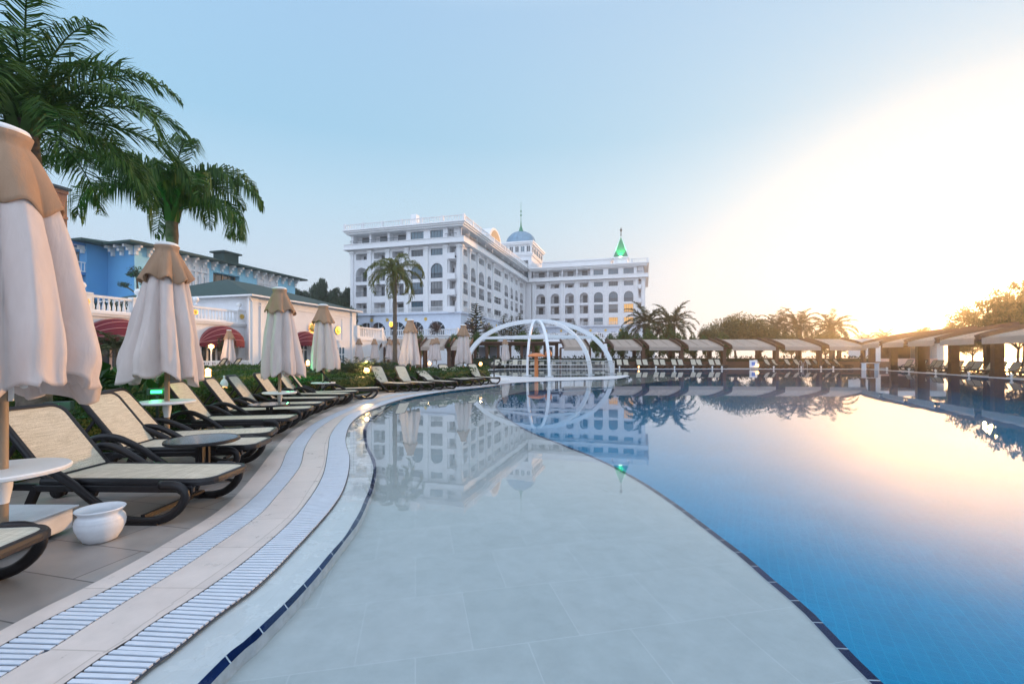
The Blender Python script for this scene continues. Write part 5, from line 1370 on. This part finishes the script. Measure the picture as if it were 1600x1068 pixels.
for i, f in enumerate(feet): half_arch(f, (.4, .4, .32, .2, .17)[i], (.34, .34, .24, .16, .15)[i])
def on_arch(foot, z):
    f = Vector((foot[0], foot[1], 0)) - AX; s_ = (z/(AH-.15))**(1/.97); a = math.asin(min(1, s_)); return f*math.cos(a)**.92 + Vector((0,0,z))
for pr in ((0, 1), (0, 3), (3, 2), (2, 1), (0, 4)):
    b = MB(); b.bar(on_arch(feet[pr[0]], 2.95), on_arch(feet[pr[1]], 2.95), .14, .2); b.build('ring_beam', M['arch_white'], arches)
hb = MB(); hb.lathe([(0, AH-.02), (.35, AH-.05), (.45, AH-.2), (.2, AH-.35), (0, AH-.35)], 16); hb.build('crown_hub', M['arch_white'], arches)
mf = MB(); mf.smooth = True; Ym = 33.5; zt = ZA(551, Ym)
mr = empty('mushroom_fountain', (XA(838, Ym), Ym, -.2), 0, 'orange mushroom shaped water fountain under the white arches', 'fountain')
mf.lathe([(0, zt+.2), (.3, zt+.17), (.52, zt+.09), (.64, zt-.02), (.66, zt-.08), (.5, zt-.06), (.12, zt-.04)], 32); mf.build('cap', M['orange'], mr)
ms_ = MB(); ms_.smooth = True; ms_.lathe([(.15, 0), (.14, 1.0), (.13, zt)], 20); ms_.build('stem', M['orange'], mr)
sp_ = empty('water_spout', (XA(857, 34.5), 34.5, 0), 0, 'orange and red curved water spout right of the mushroom fountain', 'water spout')
b = MB(); b.smooth = True; b.tube(spline([(0.05,0,0), (0.04,0,1.0), (.02,0,1.35)], n=6), .1, 10); b.build('post', mat('red_fibreglass', (.55, .06, .03), .35), sp_)
b = MB(); b.smooth = True; b.lathe([(.1, 1.35), (.24, 1.42), (.27, 1.6), (.22, 1.8), (.1, 1.92), (0, 1.95)], 16); b.build('hood', M['orange'], sp_)
# railing along the peninsula and its corner
rl = empty('pool_railing', (0, 0, 0), 0, 'thin steel railing behind the peninsula, curving round under the arches', 'railing')
rp = spline([G(862, 588, 0), G(905, 586.8), G(940, 585.5), G(960, 584.3), Vector((8.4, 41, 0))], step=.14)
for z, r_ in ((1.05, .035), (.88, .02), (.12, .02)):
    b = MB(); b.tube([p+Vector((0,0,z)) for p in rp[::4]+[rp[-1]]], r_, 5); b.build('rail', M['steel'], rl)
b = MB()
for i, p in enumerate(rp): b.bar(p+Vector((0,0,.1)), p+Vector((0,0,.88)), .014)
b.build('picket_infill', M['steel'], rl)
for i in range(0, len(rp), 12): b = MB(); b.bar(rp[i], rp[i]+Vector((0,0,1.05)), .05); b.build('post', M['steel'], rl)
rp2 = spline([Vector((XA(796, 47), 47.2, 0)), Vector((XA(900, 47), 47.6, 0)), Vector((8.2, 47.8, 0))], step=.16)
r2 = empty('back_railing', (0,0,0), 0, 'low railing across the far side of the splash pool', 'railing')
for z in (1.0, .5): b = MB(); b.tube([rp2[0]+Vector((0,0,z)), rp2[len(rp2)//2]+Vector((0,0,z)), rp2[-1]+Vector((0,0,z))], .03, 5); b.build('rail', M['steel'], r2)
b = MB()
for p in rp2[::2]: b.bar(p+Vector((0,0,0)), p+Vector((0,0,1)), .02)
b.build('picket_infill', M['steel'], r2)
# dark post with curled arms left of the fountain
st = empty('curled_arm_stand', (XA(772, 30), 30, 0), 0, 'thin dark stand with curled arms, at the end of the near lounger row', 'stand')
b = MB(); b.smooth = True; b.tube([(0,0,0), (0,0,.7), (0,0,1.25)], .05, 6)
for s_ in (-1, 1): b.tube(spline([(0,0,.8), (s_*.2,0,.8), (s_*.32,0,.95), (s_*.28,0,1.1), (s_*.18,0,1.02)], n=9), .035, 6)
b.build('stand_frame', M['slate_trim'], st); b = MB(); b.lathe([(0, .02), (.3, .02), (.25, 0)], 16); b.build('foot_plate', M['slate_trim'], st)
pb = MB(); pb.box(0,.5,0,.4,0,.12); pbo = pb.build('white_step_box', M['white_paint']); pbo.location = G(783, 594.5)+Vector((0,0,.01)); tag(pbo, 'small white box on the paving behind the last near lounger', 'box'); bevel(pbo, .02)

# ------------------------------------------------------------------ pavilions
def pavilion(w=6.0, d=4.0, pw=.19):
    """posts, curved dark side trusses and a sloping pale canopy; front is -y, width along x, roof rises to the back"""
    root = empty('pavilion', (0,0,0), 0, 'x', 'pavilion')
    for x in (0, w-.0):
        for y in (0.15, d):
            b = MB(); b.box(x-pw, x+pw, y-pw, y+pw, 0, 2.35 if y < 1 else 3.0); b.box(x-pw-.06, x+pw+.06, y-pw-.06, y+pw+.06, 0, .25); b.build('post', M['brown'], root)
    def zz(y): t = y/d; return 2.55 + .95*math.sin(min(1, t*1.05)*R(90))**.8*1.0
    c = MB(); c.smooth = True; n = 12; ys = [-.9+(d*.8+.9)*k/n for k in range(n+1)]
    def zy(y): t = max(0, (y+.9)/(d*.8+.9)); return 2.45+1.05*(t**.8)
    gap = .55
    rows = [[c.vert((x, y, zy(y) - .05*math.sin(math.pi*((x-gap)/(w-2*gap)))*math.sin(math.pi*k/n))) for x in [gap+(w-2*gap)*j/8 for j in range(9)]] for k, y in enumerate(ys)]
    for a, b_ in zip(rows, rows[1:]):
        for j in range(8): c.face((a[j], a[j+1], b_[j+1], b_[j]))
    cn = c.build('canopy', M['canopy'], root); s_ = cn.modifiers.new('t', 'SOLIDIFY'); s_.thickness = .03
    v = MB(); v.box(gap-.03, w-gap+.03, -.94, -.9, zy(-.9)-.38, zy(-.9)+.02); v.build('valance', M['canopy'], root)
    for k in (1, 2):
        x = gap+(w-2*gap)*k/3; v = MB(); v.sweep([(x, y, zy(y)+.02) for y in ys[::3]], [(-.03,-.02),(.03,-.02),(.03,.02),(-.03,.02)]); v.build('canopy_rib', M['canopy'], root)
    for x in (gap-.16, w-gap+.16):
        t = MB(); t.sweep([(x, y, zy(y)+.12-.16*((y+.9)/(d*.8+.9)-.5)**2) for y in ys], [(-.07,-.22),(.07,-.22),(.07,.14),(-.07,.14)]); t.build('side_truss', M['brown'], root)
    b = MB(); b.box(-.1, w+.1, d-.12, d+.12, 3.0, 3.22); b.box(-.1, w+.1, .03, .27, 2.3, 2.46); b.build('beam', M['brown'], root)
    return root
P0 = pavilion()
def put_pav(px0, px1, Y, label, group, first=[True]):
    o = P0 if first[0] else copy_tree(P0); first[0] = False
    x0 = XA(px0, Y); x1 = XA(px1, Y); o.location = (x0, Y, 0); o.scale = ((x1-x0)/6.0, 1, 1); o['label'] = label; o['group'] = group; return o
seq = [(566, 600, 52), (606, 652, 52), (656, 700, 52.5), (703, 738, 52.5), (876, 922, 54), (952, 1004, 54), (1006, 1064, 54), (1066, 1130, 54), (1132, 1212, 53.5), (1214, 1280, 53), (1282, 1350, 52.5)]
nm = ['behind the cycads', 'right of the tall palm trunk', 'behind the fifth parasol', 'behind the sixth parasol', 'seen through the right side of the white arches', 'first to the right of the white arches', 'second to the right of the white arches, below the two date palms', 'third right of the arches, below the gap in the trees', 'widest pale roofed one below the large spreading tree', 'below the middle date palm, beside the pool sign', 'at the far corner, below the broadest date palm']
for (a, c_, Y), n_ in zip(seq, nm): put_pav(a, c_, Y, 'pale canopied pavilion ' + n_, 'pavilions along the far side')
# dark trellis pavilion behind the arches
tp = empty('timber_pergola', (XA(742, 55), 55, 0), 0, 'dark timber pergola with pale screens seen through the white arches', 'pergola')
W_ = XA(870, 55)-XA(742, 55)
b = MB(); b.box(0, W_, 0, .3, 2.7, 3.0); b.box(-.3, W_+.3, -.6, 4, 3.0, 3.15); b.build('roof', M['brown'], tp)
for k in range(8): x = W_*k/7; b = MB(); b.box(x-.17, x+.17, .31, .6, 0, 2.99); b.build('post', M['brown'], tp)
M['screen'] = mat('pale_blue_screen', (.36, .42, .52), .5)
for k in range(7):
    if k in (3, 5): continue
    x = W_*k/7; b = MB(); b.box(x+.25, x+W_/7-.25, 3.0, 3.05, .9, 2.6); b.build('screen', M['screen'], tp)
b = MB(); b.sweep([(0,0,2.6), (-1,-.5,2.3), (-1.5,-.8,1.8)], [(-.1,-.1),(.1,-.1),(.1,.1),(-.1,.1)]); b.build('brace', M['brown'], tp)
# right side pavilions: turned 90 degrees, canopies face the pool
PR = pavilion(6.0, 5.0, .27)
e0, e1 = Vector((38.6, 49.2, 0)), Vector((31.6, 28, 0)); ed = (e1-e0).normalized(); en = Vector((-ed.y, ed.x, 0))
if en.x < 0: en = -en
ang = math.atan2(ed.y, ed.x)   # x axis runs towards the camera; front (-y) must face the pool
rn = ['first, at the far corner', 'second from the far corner', 'third from the far corner', 'fourth from the far corner', 'nearest one, cut by the right edge', 'beyond the right edge of the picture']
for i in range(6):
    o = PR if i == 0 else copy_tree(PR)
    p = e0 + ed*(3.1-5+5.0*i) + en*(.8); o.location = p; o.scale = (5.0/6, 1, 1.1)
    o.rotation_euler = (0, 0, ang); o['label'] = 'brown posted pavilion on the right pool side, ' + rn[i]; o['group'] = 'pavilions on the right side'
# kiosk between the rows
ks = empty('bar_kiosk', (XA(1368, 58), 58, 0), 0, 'white bar kiosk between the two rows of pavilions', 'kiosk')
b = MB(); b.box(0, 9, 0, 5, 3.0, 3.7); b.build('roof', M['white_paint'], ks)
b = MB(); b.box(0, .9, .3, 4.7, 0, 3.0); b.box(8.1, 9, .3, 4.7, 0, 3.0); b.box(.9, 8.1, 4.4, 4.7, 0, 3); b.build('wall', M['white_paint'], ks)
b = MB(); b.box(.9, 8.1, .2, .8, 0, 1.1); b.build('counter', M['peach'], ks)
b = MB(); b.box(.9, 8.1, 4.2, 4.38, .2, 2.9); b.build('back_panel', M['brown'], ks)
tb_ = empty('white_table', G(1375, 579.0)+Vector((0,1.2,0)), 0, 'low white table at the far pool corner', 'table'); b = MB(); b.box(-.75,.75,-.3,.3,.7,.75); b.build('table_top', M['white_paint'], tb_)
for x in (-.65, .65): b = MB(); b.box(x-.05, x+.05, -.25, .25, 0, .7); b.build('leg', M['white_paint'], tb_)
# low planter hedge behind the far loungers
for i, (a, c_, Y, lb) in enumerate([(740, 963, 55.5, 'dark low hedge behind the loungers under the arches'), (965, 1360, 56, 'long dark low hedge under the far pavilions')]):
    hedge([Vector((XA(a, Y), Y, 0)), Vector((XA((a+c_)/2, Y), Y, 0)), Vector((XA(c_, Y), Y, 0))], 1.0, 1.25, lb, 30+i, dens=150, size=.09, leaf='leaf_dark')['group'] = 'low hedges under the far pavilions'
M['ret'] = mat('brown_stone', (.16, .09, .06), .8, noise_amt=.2)
for i, (a, c_, Y, lb) in enumerate([(965, 1390, 54.8, 'low brown planter wall behind the far loungers')]):
    b = MB(); b.box(XA(a, Y), XA(c_, Y), Y, Y+.25, 0, .75); tag(b.build('planter_wall', M['ret']), lb, 'wall')
# ------------------------------------------------------------------ far loungers
def far_l(px, Y, rz, lb, grp): return put_lounger(XA(px, Y), Y, rz, lb, grp, 1)
pos1 = [772, 785, 803, 818]
for i, px in enumerate(pos1): far_l(px, 50.6, R(90+random.uniform(-12, -2)), 'front row lounger across the splash pool, %s from its left' % wrd[i], 'loungers across the splash pool')
pos2 = [768, 778, 797, 808, 816, 831, 848, 866, 882, 892, 908, 918, 934, 944]
ords = wrd + ['eleventh', 'twelfth', 'thirteenth', 'fourteenth', 'fifteenth', 'sixteenth']
for i, px in enumerate(pos2): far_l(px, 53.3, R(90+random.uniform(-8, 8)), 'cream lounger in the back row under the arches, %s from the left' % ords[i], 'loungers across the splash pool')
pos3 = [972, 985, 1006, 1016, 1034, 1044, 1063, 1073, 1092, 1103, 1122, 1133]
for i, px in enumerate(pos3): far_l(px, 51.4, R(90+random.uniform(-4, 4)), 'lounger facing the water on the far pool edge, %s to the right of the arches' % ords[i], 'loungers on the far pool edge')
pos4 = [1203, 1219, 1231, 1252, 1266, 1284, 1299, 1318, 1333]
for i, px in enumerate(pos4): far_l(px, 51.4, R(90+random.uniform(14, 26)), 'lounger on the far pool edge right of the pool sign, %s in its row' % ords[i], 'loungers on the far pool edge')
for i in range(17):
    p = e0 + ed*(1.4+1.35*i) + en*(1.7 + .15*(i % 2)); o = copy_tree(FL, loc=p, rz=math.atan2(en.y, en.x)+R(random.uniform(20, 30)), label='right side pool lounger, %s from the far corner' % (ords+['seventeenth'])[i], group='loungers on the right pool side')
# ------------------------------------------------------------------ pool edge lamps, ladder, sign
lampm = mat('lamp_glow', (1, .8, .5), .3, emit=(1, .46, .12), estr=6)
M['globe'] = mat('white_globe', (.8, .8, .78), .3)
def edge_lamp(x, y, lb, lit=False):
    r_ = empty('pool_edge_lamp', (x, y, .02), 0, lb, 'lamp', 'small white lamps on the pool edge'); r_.scale = (.6,)*3
    b = MB(); b.smooth = True; b.lathe([(.12, 0), (.12, .06), (.07, .08), (.07, .2)], 12); b.build('lamp_base', M['white_paint'], r_)
    b = MB(); b.smooth = True; b.lathe([(.07, .2), (.15, .28), (.17, .36), (.13, .46), (0, .52)], 12); b.build('globe', lampm if lit else M['globe'], r_)
for i, px in enumerate([968, 998, 1025, 1054, 1083, 1113, 1128, 1209, 1252, 1283, 1302]):
    edge_lamp(XA(px, 50.25), 50.25, 'small white lamp on the far pool edge, %s from the left' % ords[i], i in (1,))
for i in range(5):
    p = e0 + ed*(3.5+4.3*i) + en*.25; edge_lamp(p.x, p.y, 'small white lamp on the right pool edge, %s from the far corner' % ords[i])
ld = empty('pool_ladder', (XA(1257, 50), 50, 0), 0, 'chrome pool ladder with two hooped handrails at the far edge', 'ladder')
for x in (-.28, .28):
    b = MB(); b.smooth = True; b.tube(spline([(x, .6, 0), (x, .55, .6), (x, .35, .92), (x, .1, .8), (x, -.05, .4), (x, -.08, -.7)], n=16), .025, 6); b.build('handrail', M['steel'], ld)
for z in (-.2, -.5): b = MB(); b.bar((-.28, -.08, z), (.28, -.08, z), .05, .03); b.build('rung', M['steel'], ld)
sg = empty('pool_sign', (XA(1177, 50.6), 50.6, .02), 0, 'small white sign with a blue square symbol on the far pool edge', 'sign')
b = MB(); b.box(-.42, .42, -.03, .03, .12, .95); b.build('panel', M['white_paint'], sg)
b = MB(); b.box(-.2, .2, -.045, -.031, .35, .75); b.build('symbol', mat('sign_blue', (.05, .2, .6), .4), sg)
for x in (-.3, .3): b = MB(); b.box(x-.03, x+.03, -.02, .02, 0, .12); b.build('leg', M['steel'], sg)
bl = empty('globe_light', (XA(1183.5, 50.4), 50.4, .0), 0, 'glowing globe light beside the pool sign', 'lamp')
b = MB(); b.smooth = True; b.lathe([(.0, .2), (.12, .25), (.16, .38), (.12, .5), (0, .54)], 12); b.build('globe', lampm, bl); b = MB(); b.lathe([(.05, 0), (.05, .22)], 8); b.build('post', M['steel'], bl)
# tall thin flag poles / umbrella stems on the far edge
# ------------------------------------------------------------------ garden lamps
def point(loc, e, col, r=.06):
    l = bpy.data.lights.new('lamp_light', 'POINT'); l.energy = e; l.color = col; l.shadow_soft_size = r
    o = bpy.data.objects.new('lamp_light', l); C.objects.link(o); o.location = loc; return o
def garden_lamp(px, Y, z, e, lb, r=.065):
    x = XA(px, Y); r_ = empty('garden_lamp', (x, Y, 0), 0, lb, 'garden lamp', 'glowing garden lamps in the hedges')
    b = MB(); b.smooth = True; b.lathe([(.06, 0), (.03, .08), (.028, z-.12), (.07, z-.08)], 12); b.build('post', M['white_paint'], r_)
    b = MB(); b.smooth = True; b.lathe([(.07, z-.08), (r, z), (r, z+.05), (.07, z+.12), (0, z+.15)], 14); b.build('lamp_globe', lampm, r_)
    pt = point((0, 0, z+.32), e, (1, .6, .22)); pt.parent = r_
garden_lamp(325, 12.2, ZA(579, 12.2)-.08, 40, 'bright garden lamp on the hedge, left of the white lantern')
garden_lamp(573, 19.1, ZA(578, 19.1)-.05, 110, 'brightest garden lamp, in front of the cycad', .12)
garden_lamp(671, 27, ZA(567, 27)-.05, 14, 'garden lamp right of the fifth parasol', .09)
garden_lamp(751, 27.5, ZA(568, 27.5)-.05, 22, 'garden lamp at the left foot of the white arches', .1)
garden_lamp(481, 20, ZA(566, 20)-.05, 10, 'small garden lamp under the fourth parasol hem', .07)
wl_ = empty('white_lantern', (XA(350, 11.3), 11.3, 0), 0, 'white bulb shaped lantern glowing behind the sixth lounger back', 'garden lamp')
zb = ZA(611, 11.3)
b = MB(); b.smooth = True; b.lathe([(.03, 0), (.03, zb-.02), (.08, zb)], 12); b.build('post', M['white_paint'], wl_)
b = MB(); b.smooth = True; b.lathe([(.04, zb-.1), (.07, zb-.02), (.085, zb+.12)], 16); b.build('lamp_glass', lampm, wl_)
b = MB(); b.smooth = True; b.lathe([(.09, zb+.12), (.088, zb+.2), (.06, zb+.27), (.02, zb+.31), (.018, zb+.35), (.03, zb+.37), (0, zb+.4)], 16); b.build('lantern_cap', M['white_paint'], wl_)
point((XA(350, 11.3)+.1, 11.2, zb-.15), 5, (1, .75, .2))
# street lamp by the right awning
sl2 = empty('street_lamp', (XA(330, 30), 30, 0), 0, 'white globe street lamp glowing before the right hand awning', 'street lamp')
z = ZA(542, 30); b = MB(); b.smooth = True; b.lathe([(.14, 0), (.1, .3), (.05, .5), (.045, z-.15), (.1, z-.1)], 12); b.build('post', M['white_paint'], sl2)
b = MB(); b.smooth = True; b.lathe([(.06, z-.12), (.17, z), (.15, z+.14), (0, z+.2)], 16); b.build('globe', lampm, sl2); point((XA(330, 30)+.3, 29.6, z), 50, (1, .6, .28), .15)
# wall lamp before the hotel podium
hl = empty('terrace_lamp', (XA(611, 72), 72, 4.7), 0, 'amber lantern on the hotel terrace, left of the tall palm trunk', 'street lamp'); z = ZA(507, 72)-4.7
b = MB(); b.lathe([(.1, 0), (.07, .3), (.06, z-.3)], 8); b.build('post', M['slate_trim'], hl); b = MB(); b.smooth = True; b.lathe([(.15, z-.35), (.32, z), (.22, z+.4), (0, z+.5)], 12); b.build('lamp_glass', mat('amber_glow', (1,.6,.1), .3, emit=(1, .45, .03), estr=2.5), hl)
# green floodlights
gm = mat('green_glow', (.1, 1, .3), .3, emit=(.03, 1, .2), estr=5)
def flood(px, py, Y, e, lb, lit=True):
    x, z = XA(px, Y), ZA(py, Y)
    r_ = empty('green_floodlight', (x, Y, 0), R(20), lb, 'floodlight', 'green floodlights in the hedge')
    b = MB(); b.box(-.14, .14, -.05, .05, z-.06, z+.05); b.box(-.02, .02, -.02, .02, 0, z-.06); o = b.build('housing', M['slate_trim'], r_)
    b = MB(); b.box(-.08, .08, -.058, -.051, z-.03, z+.02) if lit else b.box(-.02, .02, -.06, -.051, z-.02, z+.02); b.build('lens', gm, r_)
    pt = point((.05, -.25, z+.05), e, (.1, 1, .3)); pt.parent = r_
flood(246, 611, 7.9, 3, 'green floodlight glowing beside the second parasol pole')
flood(92, 633, 6.0, .8, 'dark floodlight with one green dot behind the nearest lounger', False)
point((XA(470, 16.5), 15.0, 1.2), 0, (.1, 1, .3))
point((XA(280, 10.6)-.2, 10.1, 3.2), 55, (.1, 1, .3), .1)
point((-7.35, 14.9, 1.0), 45, (.1, 1, .35), .1)
# white low fence panel by the arcade
fp = empty('white_lattice_fence', (XA(312, 29), 29, 0), ANG+R(90), 'white ornamental fence in front of the right hand awning', 'fence')
b = MB(); b.box(0, 4, -.03, .03, 1.05, 1.15); b.box(0, 4, -.03, .03, .1, .18); b.build('rail', M['trim'], fp)
b = MB()
for k in range(26): b.lathe([(.03, .18), (.05, .4), (.02, .6), (.05, .8), (.03, 1.05)], 6, (.08+k*.154, 0, 0))
b.build('picket_infill', M['trim'], fp)
# ------------------------------------------------------------------ haze volume added in place of the orange lens flare
hz = bpy.data.materials.new('flare_haze'); hz.use_nodes = True
hn = hz.node_tree.nodes; hl_ = hz.node_tree.links; hn.remove(hn['Principled BSDF'])
pv = N(hn, 'ShaderNodeVolumePrincipled'); pv.inputs['Color'].default_value = (.95, .93, .9, 1); pv.inputs['Density'].default_value = HAZE_D; pv.inputs['Anisotropy'].default_value = HAZE_G
hl_.new(pv.outputs[0], hn['Material Output'].inputs['Volume'])
b = MB(); b.box(-290, 290, -290, 290, -2.4, 60)
ho = b.build('haze', hz); ho['kind'] = 'stuff'; ho['label'] = 'pale haze added over the whole resort in place of the orange lens flare'
